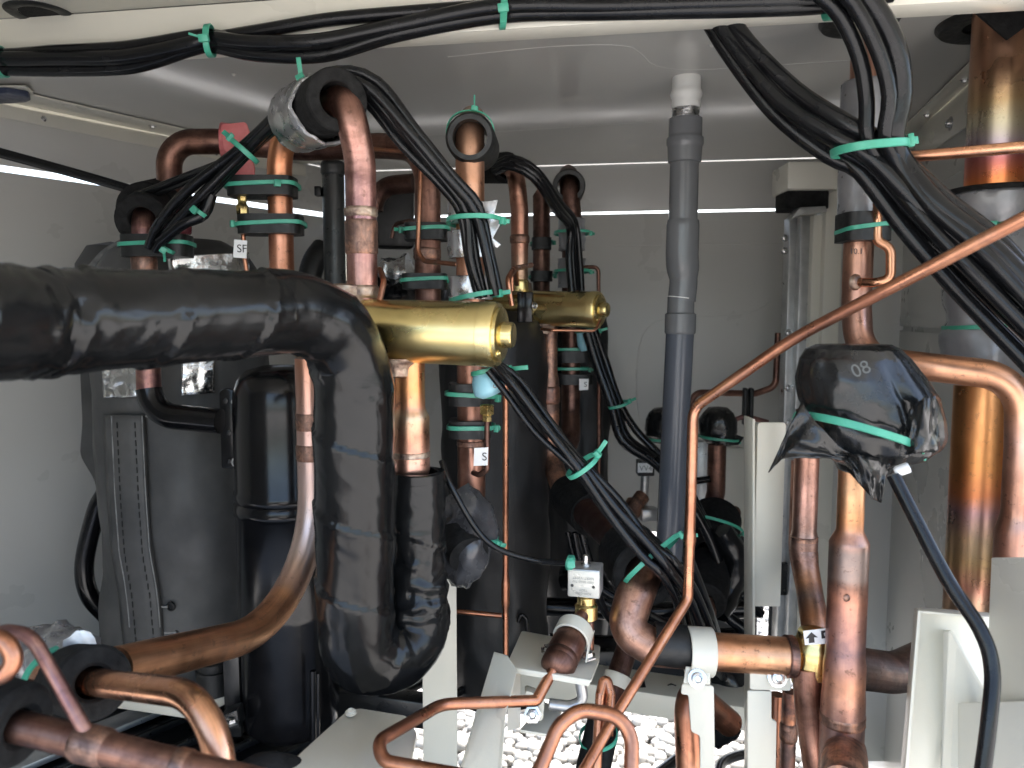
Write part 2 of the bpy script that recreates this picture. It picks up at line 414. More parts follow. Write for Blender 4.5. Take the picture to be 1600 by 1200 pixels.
def bundle(n, pts, spread, r, label, group, name='cable', material='black_cable', mixing=1.0, seg=10, step=.01, var=.25):
    """n cables along a spine; spread = bundle radius at each spine point"""
    out = []
    base = []
    for k in range(n):
        ra = math.sqrt((k + .5) / n); th = k * 2.39996
        base.append((ra, th))
    for k in range(n):
        ra, th = base[k]; q = []
        tw = random.uniform(-.5, .5) * mixing
        for i, p in enumerate(pts):
            a, b = pts[max(0, i - 1)], pts[min(len(pts) - 1, i + 1)]
            t = (b - a).normalized(); u = Vec((0, -1, 0)) if abs(t.y) < .8 else Vec((1, 0, 0))
            e1 = (u - t * u.dot(t)).normalized(); e2 = t.cross(e1)
            sp = spread[i] if isinstance(spread, (list, tuple)) else spread
            jit = Vec((random.uniform(-1, 1), random.uniform(-1, 1), random.uniform(-1, 1))) * (sp * .22 * mixing)
            an = th + tw * i
            q.append(p + e1 * (sp * ra * math.cos(an)) + e2 * (sp * ra * math.sin(an)) + jit)
        o = tube(name, q, r * random.uniform(1 - var, 1 + var * .6), material, None, seg=seg, step=step, spline=True)
        tag(o, label, 'cable', group); out.append(o)
    return out
def tape_disp(pitch=.05, h=.0012, wr=.0007, bend=None, seed=0):
    """overlapping spiral tape: a small step each turn and wrinkles drawn round the tube"""
    def f(s, th):
        ph = (s / pitch + th / (2 * math.pi) + seed) % 1.0
        e = h * (1 - ph) ** 3
        mk = max(0, nz(s * 22, math.cos(th) * 1.3 + 7, math.sin(th) * 1.3 + seed) * 1.6 + .35)
        rg = 1 - abs(nz(s * 95 + th * 3.2, math.cos(th) * .9, math.sin(th) * .9 + seed)) * 2.2
        e += wr * 1.7 * mk * max(0, rg) ** 3
        w = wr * (nz(s * 42 + th * 1.6, math.cos(th) * 1.1, math.sin(th) * 1.1 + seed) + .6 * nz(s * 110 + th * 2.4, math.cos(th) * 2, math.sin(th) * 2 + seed))
        if bend:
            for (c, wdt, a) in bend:
                k = math.exp(-((s - c) / wdt) ** 2)
                w += a * k * (nz(s * 150, math.cos(th) * 1.8, math.sin(th) * 1.8 + 4) + .7 * nz(s * 70 + 3, math.cos(th) * 3.2, math.sin(th) * 3.2))
        return e + w
    return f
def wrinkle(a, f=60, seed=0, fl=None):
    def g(s, th):
        w = a * (nz(s * f, math.cos(th) * 1.7 + seed, math.sin(th) * 1.7) + .6 * nz(s * f * 2.1, math.cos(th) * 3.5, math.sin(th) * 3.5 + seed))
        if fl: w += fl(s, th)
        return w
    return g
exec_parts = []
# ------------------------------------------------------------------ the cabinet
CZ = .31
LC = (-.358, 1.678); LF = (-1.25, .352)           # left wall: corner, front end
RC = (.727, 1.515); RF = (.50, .63)               # right wall: corner, front end
BZ = -.45
def lerp2(a, b, t): return (a[0] + (b[0] - a[0]) * t, a[1] + (b[1] - a[1]) * t)
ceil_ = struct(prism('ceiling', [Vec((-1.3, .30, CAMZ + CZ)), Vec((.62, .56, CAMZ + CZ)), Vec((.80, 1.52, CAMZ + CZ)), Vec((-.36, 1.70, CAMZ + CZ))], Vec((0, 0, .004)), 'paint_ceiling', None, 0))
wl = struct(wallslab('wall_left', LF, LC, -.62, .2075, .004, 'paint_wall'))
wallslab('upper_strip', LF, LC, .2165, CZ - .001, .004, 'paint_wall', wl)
struct(wallslab('added_shade_panel', (-.52, .15), LF, -.62, CZ - .001, .004, 'paint_wall'))  # unseen panel added to darken the left side and narrow reflections
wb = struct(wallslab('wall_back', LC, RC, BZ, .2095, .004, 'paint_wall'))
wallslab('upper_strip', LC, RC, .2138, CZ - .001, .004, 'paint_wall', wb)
wr_ = struct(wallslab('wall_right', RC, RF, -.93, CZ - .001, .004, 'paint_wall'))  # extended down to keep outside bounce light off wall_inner
for k, (t0_, t1_) in enumerate(((.0, .42), (.445, .60), (.615, .80), (.82, 1.0))):
    wallslab('lower_strip', lerp2(LC, RC, t0_), lerp2(LC, RC, t1_), -.69, BZ - .008, .004, 'black_steel', wb)  # black plates added to cut the light coming in below the back wall
# pressed beads of the panels
def wallpt(px, py, off=-.0008): # a point of the back wall
    cx = (px - 800) / FOC; cy = (600 - py) / FOC; yy = cp + sp_ * cy
    t = 1.624 / (yy + .15 * cx); return Vec((cx * t, yy * t - off, CAMZ + t * (-sp_ + cp * cy)))
tube('pressed_bead', [wallpt(*q) for q in ((1215, 440), (1205, 470), (1160, 490), (1060, 496), (1012, 512), (996, 560), (996, 640), (1010, 690))], .0016, 'paint_wall', wb, spline=True, seg=8, step=.02)
tube('pressed_bead', [wallpt(*q) for q in ((940, 384), (1220, 380))], .0012, 'paint_wall', wb, seg=8)
tube('pressed_bead', [onz(*q, CZ + .0006) for q in ((700, 88), (860, 72), (970, 70), (1000, 82), (1025, 102), (1090, 108), (1240, 99), (1330, 93))], .0012, 'paint_ceiling', ceil_, spline=True, seg=8, step=.015)
tube('pressed_bead', [onz(*q, CZ + .0005) for q in ((60, 196), (300, 215), (640, 212), (1020, 190))], .0009, 'paint_ceiling', ceil_, spline=True, seg=8, step=.02)
for q in ((430, 60), (365, 116), (485, 116), (822, 44), (1113, 70)):
    screw(ceil_, onz(*q, CZ - .0005), Vec((0, 0, -1)), .0025, 'rivet', 'paint_ceiling')
# left ceiling flange with bolts
fl = thing('ceiling_flange', Vec((-.7, 1.15, CAMZ + CZ - .03)), 'pale folded sheet metal flange joining the ceiling to left wall', 'flange')
a, b = lerp2(LF, LC, .28), lerp2(LF, LC, .93)
nn = Vec((b[1] - a[1], -(b[0] - a[0]), 0)).normalized()
A = Vec((a[0], a[1], CAMZ + CZ - .0015)) + nn * .003; B = Vec((b[0], b[1], CAMZ + CZ - .0015)) + nn * .003
prism('ceiling_leg', [A, B, B + nn * .055, A + nn * .075], Vec((0, 0, -.0025)), 'paint', fl, .0008)
A2 = A - Vec((0, 0, .004)); B2 = B - Vec((0, 0, .004))
prism('wall_leg', [A2, B2, B2 - Vec((0, 0, .022)), A2 - Vec((0, 0, .022))], nn * .0025, 'paint', fl, .0008)
for t in (.18, .42, .66, .88): screw(fl, A.lerp(B, t) + nn * .045 - Vec((0, 0, .0026)), Vec((0, 0, -1)), .004, 'bolt')
for t in (.12, .35, .52, .8): screw(fl, A.lerp(B, t) + nn * .0026 - Vec((0, 0, .016)), nn, .003, 'bolt')
lt = thing('panel_latch', onz(0, 148, CZ - .02), 'dark blue plastic latch under the ceiling at the left edge', 'latch')
prism('body', [onz(*q, CZ - .007) for q in ((-60, 137), (10, 136), (44, 142), (48, 147), (40, 151), (-60, 157))], Vec((0, 0, -.008)), 'blue_plastic', lt, .002, .004)
prism('base', [onz(*q, CZ - .0045) for q in ((-70, 134), (40, 133), (52, 142), (52, 150), (20, 160), (-70, 162))], Vec((0, 0, -.002)), 'paint', lt, .0006)
# right wall top rail with screws, hole
rl = thing('wall_rail', Vec((.6, 1.1, CAMZ + .24)), 'pale sheet metal rail with screws at the top of right wall', 'rail')
a, b = lerp2(RC, RF, .02), lerp2(RC, RF, .99)
nr = Vec((b[1] - a[1], -(b[0] - a[0]), 0)).normalized()
A = Vec((a[0], a[1], CAMZ + CZ - .003)) + nr * .001; B = Vec((b[0], b[1], CAMZ + CZ - .003)) + nr * .001
prism('upright_leg', [A, B, B - Vec((0, 0, .055)), A - Vec((0, 0, .055))], nr * .003, 'paint', rl, .0008)
prism('ceiling_leg', [A + nr * .0035, B + nr * .0035, B + nr * .03, A + nr * .03], Vec((0, 0, -.002)), 'paint', rl, .0006)
for t in (.22, .45, .62): screw(rl, A.lerp(B, t) + nr * .003 - Vec((0, 0, .035)), nr, .0065)
for t in (.34, .53): lathe('hole_plug', A.lerp(B, t) + nr * .003 - Vec((0, 0, .033)), nr, [(0, .010), (.0008, .010), (.0008, .0085), (.0002, .0082), (.0002, 0)], 'paint', rl, 20)
for t in (.15, .36, .56): screw(rl, A.lerp(B, t) + nr * .015 - Vec((0, 0, .0022)), Vec((0, 0, -1)), .004, 'bolt')
# a horizontal seam panel on the right wall
for k, zt in enumerate((.20, -.02)):
    p = struct(wallslab('wall_panel', lerp2(RC, RF, .16), lerp2(RC, RF, .98), -.60 if k else -.016, zt - .004, .0025, 'paint_wall'))
    for v in p.data.vertices: v.co += nr * .006
# front ceiling beam: near sheet, hanging flange, back lip
bd = Vec((.822, -.134, 0)).normalized(); bn = Vec((-bd.y, bd.x, 0))
B0 = Vec((-.533, .80, 0)) - bd * .45; B1 = Vec((.289, .666, 0)) + bd * .40
bm_ = thing('ceiling_beam', Vec((0, .7, CAMZ + .257)), 'off-white folded sheet metal beam across the top front with cables tied to it', 'beam')
z3 = Vec((0, 0, CAMZ + .297))
prism('near_sheet', [B0 + z3, B1 + z3, B1 + z3 - bn * .85, B0 + z3 - bn * .85], Vec((0, 0, .003)), 'paint', bm_, .0005)  # stretched past the camera, out of view, to cut off the high sky
zz = Vec((0, 0, CAMZ + .257))
prism('flange', [B0 + zz, B1 + zz, B1 + zz + Vec((0, 0, .0395)), B0 + zz + Vec((0, 0, .0395))], bn * .003, 'paint', bm_, .001)
prism('back_lip', [B0 + zz + bn * .0032, B1 + zz + bn * .0032, B1 + zz + bn * .03, B0 + zz + bn * .03], Vec((0, 0, .003)), 'paint', bm_, .001)
for px, py in ((1060, 62), (825, 44), (430, 85)):
    pass
def grommet(p, r, label, ri=.55, h=.008, sy=1):
    g = thing('grommet', p, label, 'grommet', 'black rubber grommets in the ceiling')
    lathe('ring', p + Vec((0, 0, .001)), Vec((0, 0, -1)), [(0, r * ri), (0, r), (h * .5, r), (h, r * .93), (h, r * (ri + .12)), (h * .7, r * ri)], 'black_rubber', g, 36, None, True)
    lathe('lining', p - Vec((0, 0, -.0008)), Vec((0, 0, -1)), [(0, r * ri * .99), (h * .3, r * ri * .99), (h * .3, 0)], 'black_foam', g, 30)
    return g
grommet(onz(62, 20, .297), .031, 'empty black rubber grommet in the front ceiling sheet, top left corner', .60, .003)

# ground, gravel, base
gr = struct(prism('ground', [Vec((-60, -60, 0)), Vec((60, -60, 0)), Vec((60, 60, 0)), Vec((-60, 60, 0))], Vec((0, 0, -.05)), 'gravel_ground', None, 0))
def pebbles():
    bm = bmesh.new(); bmesh.ops.create_icosphere(bm, subdivisions=2, radius=1)
    bv = np.array([v.co[:] for v in bm.verts]); bf = np.array([[v.index for v in f.verts] for f in bm.faces]); bm.free()
    V, F = [], []; k = 0
    def put(x, y, z, s):
        nonlocal k
        sc = np.array([s * random.uniform(.85, 1.35), s * random.uniform(.75, 1.0), s * random.uniform(.5, .75)])
        a = random.uniform(0, 6.28); t = random.uniform(-.35, .35)
        M = np.array(Matrix.Rotation(a, 3, 'Z') @ Matrix.Rotation(t, 3, 'X'))
        j = 1 + .10 * np.sin(bv[:, [1]] * random.uniform(1, 3) + random.uniform(0, 6)) + .08 * np.sin(bv[:, [0]] * random.uniform(1, 3) + random.uniform(0, 6))
        V.append((bv * j * sc) @ M.T + np.array([x, y, z])); F.append(bf + k); k += len(bv)
    y = 1.15
    while y < 3.0:
        x = -.95 - random.random() * .03
        while x < 1.5:
            s = random.uniform(.011, .019)
            put(x + random.uniform(-.008, .008), y + random.uniform(-.008, .008), s * .35 + random.uniform(0, .012), s)
            x += .027
        y += .024
    V = np.concatenate(V); F = np.concatenate(F)
    me = bpy.data.meshes.new('pebble_gravel'); me.from_pydata(V.tolist(), [], F.tolist()); me.polygons.foreach_set('use_smooth', [True] * len(me.polygons)); me.update()
    me.materials.append(MATS['pebble']); o = bpy.data.objects.new('pebble_gravel', me); COL.objects.link(o)
    o['label'] = 'rounded white pebbles covering the ground under and behind the unit'; o['category'] = 'gravel'; stuff(o)
pebbles()
struct(prism('added_bounce_block', [Vec((-1.3, .45, CAMZ - .63)), Vec((.95, .45, CAMZ - .63)), Vec((.95, 1.02, CAMZ - .63)), Vec((-1.3, 1.02, CAMZ - .63))], Vec((0, 0, -.004)), 'black_steel', None, 0))  # unseen dark sheet added to stop light bouncing up from the ground
# dark base pan under the compressors and rails
bp_ = struct(prism('floor_pan', [Vec((-1.0, .62, CAMZ - .53)), Vec((-.20, .62, CAMZ - .53)), Vec((-.20, 1.02, CAMZ - .53)), Vec((-.10, 1.5, CAMZ - .53)), Vec((-.5, 1.5, CAMZ - .53)), Vec((-1.0, 1.0, CAMZ - .53))], Vec((0, 0, -.004)), 'black_steel', None, 0))
for i in range(7):
    x0 = -.72 + i * .075
    box('floor_rib', Vec((x0 + .06, .86, CAMZ - .5235)), R(-38), (.008, .55, .010), 'black_steel', bp_, .002)
box('drain_tray', Vec((-.52, .93, CAMZ - .5215)), R(-38), (.035, .32, .008), 'galvanised', bp_, .001)
def rail(name, p0, p1, hgt, dep, material, label, cat='rail'):
    d = p1 - p0; L = d.length; x = d.normalized(); z = Vec((0, 0, 1)); y = z.cross(x).normalized(); z = x.cross(y)
    M = Matrix((x, y, z)).transposed()
    return tag(box(name, (p0 + p1) / 2, M, (L, dep, hgt), material, None, .003), label, cat)
rail('base_rail', P(700, 905, 1.42), P(1230, 900, 1.38), .06, .04, 'black_steel', 'upper black steel base rail running across behind the solenoid valve')
r2 = rail('base_rail', P(540, 1035, 1.15), P(1220, 1025, 1.15), .045, .05, 'black_steel', 'lower black steel base rail seen behind the copper elbow')
r3 = rail('foot_rail', P(810, 1052, .98), P(1180, 1108, .90), .030, .06, 'paint_bracket', 'beige sheet metal foot rail with dark bolts above the pebbles')
for px, py in ((994, 1075), (1048, 1085)): screw(r3, P(px, py, .93) + Vec((0, -.005, .006)), Vec((0, -.3, 1)), .008, 'bolt', 'black_steel')
rail('base_rail', P(520, 1090, .95), P(700, 1115, .92), .035, .03, 'black_steel', 'short black steel base rail under the taped U bend')
for i, (px, c, nm) in enumerate(((868, 'galvanised', 'left'), (925, 'galvanised', 'right'))):
    tag(box('frame_post', Vec((P(px, 860, 1.5).x, 1.5, CAMZ - .42)), 0, (.035, .02, .24), c, None, .002), 'short grey metal frame post at the back, ' + nm + ' of the solenoid coil', 'post')
# lower black equipment behind the back wall opening
for i, (px0, px1, y0, y1, lab) in enumerate(((960, 1080, 905, 960, 'dark steel crossbar low at the back beside grey drain pipe'), (1120, 1180, 838, 905, 'dark louvred plate low at the back right under white panel'))):
    A, B = P(px0, y1, 1.5), P(px1, y0, 1.5)
    tag(box('cross_plate', (A + B) / 2, 0, (B.x - A.x, .02, B.z - A.z), 'black_steel', None, .002), lab, 'plate')

# corner post with its head box
ps = thing('corner_post', P(1265, 1000, 1.33), 'pale sheet metal corner post with screws between back wall and right panel', 'post')
def vstrip(px0, px1, y0, y1, d, th, m, name, par=None, bev=.001):
    pm = (y0 + y1) / 2; x0, x1 = P(px0, pm, d).x, P(px1, pm, d).x; z0, z1 = P(px0, y1, d).z, P(px0, y0, d).z
    return box(name, Vec(((x0 + x1) / 2, d + th / 2, (z0 + z1) / 2)), 0, (x1 - x0, th, z1 - z0), m, par, bev)
vstrip(1224, 1240, 340, 1010, 1.37, .03, 'galvanised', 'edge_channel', ps)
vstrip(1241, 1259, 338, 1010, 1.35, .03, 'galvanised', 'web', ps)
vstrip(1260, 1279, 336, 1010, 1.335, .03, 'paint', 'inner_flange', ps)
vstrip(1280, 1306, 262, 1010, 1.32, .04, 'paint', 'front_flange', ps)
for i, py in enumerate((372, 392, 520, 606, 660)): screw(ps, P(1226 if i < 2 else 1232, py, 1.369), Vec((0, -1, 0)), .0045)
for py in (575, 700): screw(ps, P(1250, py, 1.349), Vec((0, -1, 0)), .0035)
hb = thing('head_box', P(1270, 300, 1.3), 'pale folded metal box with torn dark foam under the ceiling above corner post', 'box')
vstrip(1231, 1318, 252, 296, 1.28, .08, 'paint', 'cover', hb, .004)
vstrip(1230, 1296, 297, 326, 1.29, .06, 'black_foam', 'foam_block', hb, .003)
prism('bent_tab', [P(*q, 1.27) for q in ((1236, 342), (1250, 324), (1290, 322), (1293, 330), (1258, 333))], Vec((0, .03, 0)), 'galvanised', hb, .0008)
sp = struct(vstrip(1300, 1425, 236, 1190, 1.345, .003, 'paint_wall', 'wall_inner'))
# lower white panel at the back right
tag(vstrip(1122, 1172, 700, 830, 1.5, .01, 'paint', 'access_panel', None, .002), 'small white sheet metal panel low on back wall beside wrapped valve', 'panel')
tag(vstrip(1088, 1112, 690, 860, 1.48, .015, 'galvanised', 'flat_post', None, .001), 'narrow grey flat metal post behind the grey drain pipe', 'post')
# ------------------------------------------------------------------ circuit 1, left half
# big taped suction pipe
pts = [P(-90, 506, .365), P(60, 503, .415), P(200, 499, .46), P(420, 489, .545), P(552, 484, .607), col(553, 700, .612)(760), col(556, 1000, .616)(1025), P(652, 1022, .655), col(654, 800, .66)(748)]
path = fillet_path(pts, [0, 0, 0, .05, .062, .05, .0275, .0275, 0], .0025)
def s_at(path, q):
    L = 0; best = (9, 0); 
    for i in range(1, len(path)):
        L += (path[i] - path[i - 1]).length
        dd = (path[i] - q).length
        if dd < best[0]: best = (dd, L)
    return best[1], L
sA, Lt = s_at(path, P(540, 505, .60)); sB, _ = s_at(path, P(600, 1040, .64)); sC, _ = s_at(path, P(655, 910, .66)); sD, _ = s_at(path, P(60, 503, .415))
v, f, u = sweep(path, [(0, .0300), (sD / Lt, .0292), (sA / Lt, .0296), (sA / Lt + .12, .0318), (sB / Lt, .0310), (sC / Lt, .0252), (sC / Lt + .05, .0236), (1, .0232)], 72, tape_disp(.062, .0020, .00042, [(sA, .045, .0016), (sB, .05, .0005), (sC, .040, .0034), (sD, .02, .0022)], 0))
SP = tag(link('insulated_pipe', v, f, 'black_tape', None, u, True, 60), 'thick black tape-wrapped insulated pipe bending down into a U across the front', 'pipe')
g = col(654, 800, .66)
sleeve('open_sleeve', g(752), g(736), .0165, .0236, 'black_tape', SP, 40, .001, wrinkle(.0006, 50))
# reversing valves (four-way), the second further back
def rev_valve(p0, p1, r, label, nzl):
    ax = (p1 - p0).normalized(); L = (p1 - p0).length
    V = thing('reversing_valve', p0, label, 'valve', 'brass reversing valves')
    body = lathe('body', p0, ax, [(0, r * .6), (0, r), (.004, r * 1.0)] + [(L * t / 10, r) for t in range(1, 10)] + [(L * .93, r), (L * .932, r * 1.012), (L * .985, r * 1.012), (L, r * .97), (L * 1.0, r * .8)], 'brass', V, 48)
    e = p0 + ax * L
    lathe('end_cap', e - ax * .001, ax, [(0, r * .86), (.004, r * .84), (.005, r * .72), (.0055, r * .42), (.008, r * .40), (.0125, r * .40), (.0138, r * .36), (.014, 0)], 'brass', V, 36)
    up = Vec((0, 0, 1)); dn = (up - ax * up.dot(ax)).normalized(); side = ax.cross(dn)
    if side.y > 0: side = -side
    screw(V, e + side * (r * .45) - dn * (r * .55) + ax * .002, ax, r * .11, 'pilot_port', 'brass')
    for t, s in nzl:
        q = p0 + ax * (L * t) + dn * (s * r * .86)
        lathe('nozzle', q, dn * s, [(0, r * .78), (r * .16, r * .70), (r * .28, r * .60), (r * .55, r * .57), (r * .6, r * .5)], 'braze', V, 28)
    return V
VA, VB = P(470, 512, .685), P(779, 523, .636)
rev_valve(VA, VB, .0268, 'large brass reversing valve cylinder in front, beside taped black pipe', [(.25, 1), (.50, -1)])
VA2, VB2 = P(770, 480, 1.13), P(936, 484, 1.05)
rev_valve(VA2, VB2, .0248, 'smaller brass reversing valve further back under the second copper arch', [(.28, 1), (.50, -1)])
# arch over valve 1
c1 = col(566, 440, .675); c0 = col(440, 400, .85)
AR = tag(tube('arch_pipe', [c0(520), c0(196), P(500, 172, .76), P(542, 152, .665), c1(250), c1(470)], .0133, copper('copper_arch_a', PNK, (.60, .33, .26), BRN, .33, [(0, ORG, .0), (.10, (.62, .26, .15), .6), (.22, (.80, .34, .16), .85), (.31, (.50, .2, .12), .6), (.36, PNK, 0), (.52, VIO, .35), (.60, PNK, .1), (.66, STRAW, .35), (.71, (.85, .70, .60), .6), (.725, RED, .8), (.745, FIRE, .85), (.79, PNK, .4)], .9).name, None, [0, .05, .03, .045, .08, 0], 28, .005), 'tall copper arch pipe with foam collar rising from the front brass valve', 'pipe')
collar(AR, c1(322), c1(342), .0146, 'braze', 'joint'); collar(AR, c1(340), c1(402), .0142, 'copper_weld', 'coupling'); collar(AR, c1(444), c1(468), .0150, 'braze', 'joint')
f0, f1 = P(524, 163, .668), P(470, 186, .755)
fm = sleeve('foam_collar', f0 + Vec((.004, -.008, .002)), f1, .0150, .0262, 'black_foam', AR, 36, .0015)
FS = sleeve('silver_tape', f0.lerp(f1, .25), f0.lerp(f1, 1.04), .0268, .0300, 'silver_tape', AR, 48, .0006, wrinkle(.0028, 55))
# rubber clamps on arch left leg with capillary and flare nut
def clamp_block(px, py0, py1, wpx, d, parent, th=None, off=0, name='rubber_clamp', m='black_rubber', dep=.02):
    c = col(px + off, (py0 + py1) / 2, d)
    hw = pw(wpx, d) / 2
    v, f, u = sweep(fillet_path([c(py1), c(py1 - (py1 - py0) * .15), c(py0 + (py1 - py0) * .15), c(py0)], 0, .004), 1.0, 32, lambda s, t: .0, sq(dep, hw, 5))
    return link(name, v, f, m, parent, u, True, 40)
clamp_block(411, 278, 308, 100, .845, AR); clamp_block(424, 337, 367, 94, .845, AR)
tie(col(411, 292, .845)(292), Vec((0, 0, 1)), pw(53, .845), .0215, 'green tie round the upper rubber clamp on the arch pipe left leg', ang=60, tail=0, sqr=5)
tie(col(424, 352, .845)(352), Vec((0, 0, 1)), pw(50, .845), .0215, 'green tie round the lower rubber clamp on the arch pipe left leg', ang=150, tail=0, sqr=5)
cc = col(379, 330, .845)
SV = tag(lathe('flare_fitting', cc(336), Vec((0, 0, 1)), [(0, .0035), (0, .006), (.003, .0065), (.010, .0065), (.012, .0048), (.018, .0048), (.019, .0055), (.024, .0055), (.025, .003), (.027, 0)], 'brass_nut', None, 6), 'small brass flare fitting between the two clamps on arch pipe', 'fitting')
tube('capillary', [cc(336), cc(366), cc(395), cc(440) + Vec((.004, 0, 0))], .0024, 'copper_tube', SV, .01, 10)
lb = prism('tag_label', [P(*q, .838) for q in ((366, 374), (386, 376), (385, 404), (364, 402))], Vec((0, .0005, 0)), 'label_white', SV, 0)
text('SF', P(378, 389, .8375), Vec((1, 0, -.03)), Vec((0, 0, 1)), .012, 'ink', lb)
# brown high arch behind, with pink tape
h0 = col(265, 280, .95); h1 = col(667, 350, .90)
HA = tag(tube('high_arch_pipe', [h0(640), h0(222), P(340, 221, .95), P(470, 232, .98), P(600, 228, .95), P(668, 232, .90), h1(520)], .0150, 'copper_brown', None, [0, .055, .05, .05, .05, .05, 0], 24, .006), 'brown copper arch pipe with pink tape along the left back', 'pipe')
collar(HA, h0(600), h0(575), .0162, 'copper_dark', 'joint'); collar(HA, h1(408), h1(385), .0162, 'copper_weld', 'joint')
sleeve('pink_tape', P(345, 219, .946), P(386, 222, .953), .0152, .0205, 'pink_tape', HA, 30, .0004, wrinkle(.0022, 60))
prism('tape_tail', [P(*q, .925) for q in ((344, 194), (384, 190), (392, 214), (388, 236), (398, 262), (396, 281), (352, 284), (351, 270), (374, 262), (376, 246), (350, 236))], Vec((0, .004, 0)), 'pink_tape', HA, .001, .004)
clamp_block(666, 350, 376, 64, .895, HA); clamp_block(664, 428, 452, 68, .895, HA)
tie(col(666, 360, .895)(360), Vec((0, 0, 1)), pw(35, .895), .0215, 'green tie round upper clamp of the brown leg behind the front valve', ang=170, tail=.01, sqr=5)
tie(col(664, 438, .895)(438), Vec((0, 0, 1)), pw(36, .895), .0215, 'green tie round lower clamp of the brown leg behind the front valve', ang=20, tail=0, sqr=5)
cap1 = tag(tube('capillary_tube', [P(575, 232, .93), P(640, 238, .90), P(658, 252, .87), col(652, 330, .865)(392), P(662, 408, .86), P(715, 413, .80)], .0026, 'copper_tube', None, .014, 10, .004), 'thin copper capillary running down the brown leg behind front valve', 'tube')
cap2 = tag(tube('capillary_tube', [P(593, 470, .66), P(600, 440, .668), P(594, 420, .69), P(585, 425, .70)], .0026, 'copper_tube', None, .01, 10, .004), 'short curled copper capillary beside the front arch pipe foot', 'tube')
# dark conduit between
k = col(521, 300, 1.0)
CO = tag(tube('conduit', [k(258), k(620)], .0140, 'dark_conduit', None, 0, 20), 'dark grey vertical plastic conduit behind the front arch pipe', 'conduit')
collar(CO, k(275), k(252), .0158, 'dark_conduit', 'cap'); box('clip', k(300) + Vec((-.018, -.004, 0)), 0, (.008, .012, .012), 'black_steel', CO, .001)
# far compressor head seen between
HD = thing('rear_compressor', P(620, 470, 1.3), 'black compressor terminal head deep behind the copper arch legs', 'compressor')
lathe('dome', P(620, 470, 1.32), Vec((0, 0, 1)), [(-.1, .10), (.0, .10), (.03, .088), (.05, .06), (.058, 0)], 'black_gloss', HD, 40)
box('terminal_box', P(617, 340, 1.28), R(12), (.06, .05, .10), 'black_rubber', HD, .006)
tube('foil_cover', [P(598, 425, 1.2), P(640, 420, 1.19)], .02, 'foil', HD, 0, 20, .006, disp=wrinkle(.006, 60))
BA = tag(tube('back_arch_pipe', [col(584, 330, 1.15)(330), P(584, 292, 1.15), P(648, 286, 1.13)], .014, 'copper_dark', None, .035, 18), 'dark brown pipe bend deep behind the front arch pipe', 'pipe')
tube('capillary_tube', [P(612, 372, 1.1), P(616, 350, 1.1), P(640, 345, 1.08), P(655, 348, 1.05)], .003, 'copper_dark', None, .012, 8)
bpy.data.objects['capillary_tube.002']['label'] = 'thin dark copper tube beside the black terminal head'; bpy.data.objects['capillary_tube.002']['category'] = 'tube'
tag(tube('hose', [P(480, 455, 1.2), P(488, 410, 1.2), P(505, 388, 1.22)], .018, 'black_rubber', None, .05, 16), 'black rubber hose behind the dark conduit', 'hose')
# left pipe with foam rings and elbow to the accumulator
l0 = col(225, 400, .87)
LP = tag(tube('left_riser_pipe', [P(262, 322, 1.02), P(238, 330, .94), P(224, 340, .87), l0(400), l0(560), P(233, 612, .869)], .0132, 'copper_purple', None, [0, .02, .03, .05, .05, 0], 22), 'copper riser on the left with foam rings, running down in front of the grey jacket', 'pipe')
tube('black_elbow', [P(233, 608, .869), P(238, 648, .865), P(345, 658, .85)], .0142, 'black_gloss', LP, .042, 24)
collar(LP, l0(452), l0(398), .0140, 'copper_weld', 'coupling')
sleeve('foam_ring', P(222, 345, .862), P(238, 332, .91), .0145, .0290, 'black_foam', LP, 32, .002)
sleeve('foam_ring', P(228, 330, .90), P(262, 318, 1.0), .0150, .0330, 'black_foam', LP, 32, .002)
clamp_block(246, 368, 402, 100, .868, LP)
tie(col(246, 384, .868)(383), Vec((0, 0, 1)), pw(52, .868), .0215, 'green tie round rubber clamp at the left riser above the black pipe', ang=75, tail=0, sqr=5)
tie(P(258, 388, .845), Vec((.5, 0, .6)), .009, .009, 'small green tie holding cut cable ends at the left riser clamp', ang=70, tail=.012, tdir=Vec((.2, -.3, -1)))
sg = thing('sight_bulb', P(286, 365, .90), 'small dark red capped bulb with white label behind left cables', 'valve cap')
lathe('cap', P(286, 366, .90), Vec((.05, 0, 1)), [(0, .008), (.002, .0095), (.012, .0095), (.013, .0085), (.024, .0085), (.027, .006), (.028, 0)], 'red_glass', sg, 20)
tube('label_band', [P(286, 352, .90), P(287, 341, .90)], .0099, 'label_white', sg, 0, 20)
# compressor in grey jacket
def jacket(px, d, r, y0, y1, m, label, sq_=2.6, seed=0, group=None):
    c = col(px, (y0 + y1) / 2, d); top, bot = c(y0), c(y1); H = top.z - bot.z
    K = thing('compressor', bot, label, 'compressor', group)
    prof = [(0, r * .98), (H * .03, r * 1.01), (H * .12, r * 1.02), (H * .2, r * .99)] + [(H * t, r) for t in (.3, .4, .5, .6, .7, .78)] + [(H * .86, r * 1.0), (H * .93, r * .93), (H * .97, r * .80), (H, r * .55), (H, 0)]
    pp = []
    for i in range(len(prof) - 1):
        for s in range(4): pp.append((prof[i][0] + (prof[i + 1][0] - prof[i][0]) * s / 4, prof[i][1] + (prof[i + 1][1] - prof[i][1]) * s / 4))
    pp.append(prof[-1])
    lathe('jacket', bot, Vec((0, 0, 1)), pp, m, K, 64, lambda h, th: .010 * nz(h * 8 + seed, math.cos(th) * 1.6, math.sin(th) * 1.6) + .0035 * nz(h * 24, math.cos(th) * 3.4, math.sin(th) * 4 + seed))
    return K, c, r
K1, kc, kr = jacket(290, 1.02, .108, 378, 1015, 'jacket', 'compressor in a worn grey stitched sound jacket on the left')
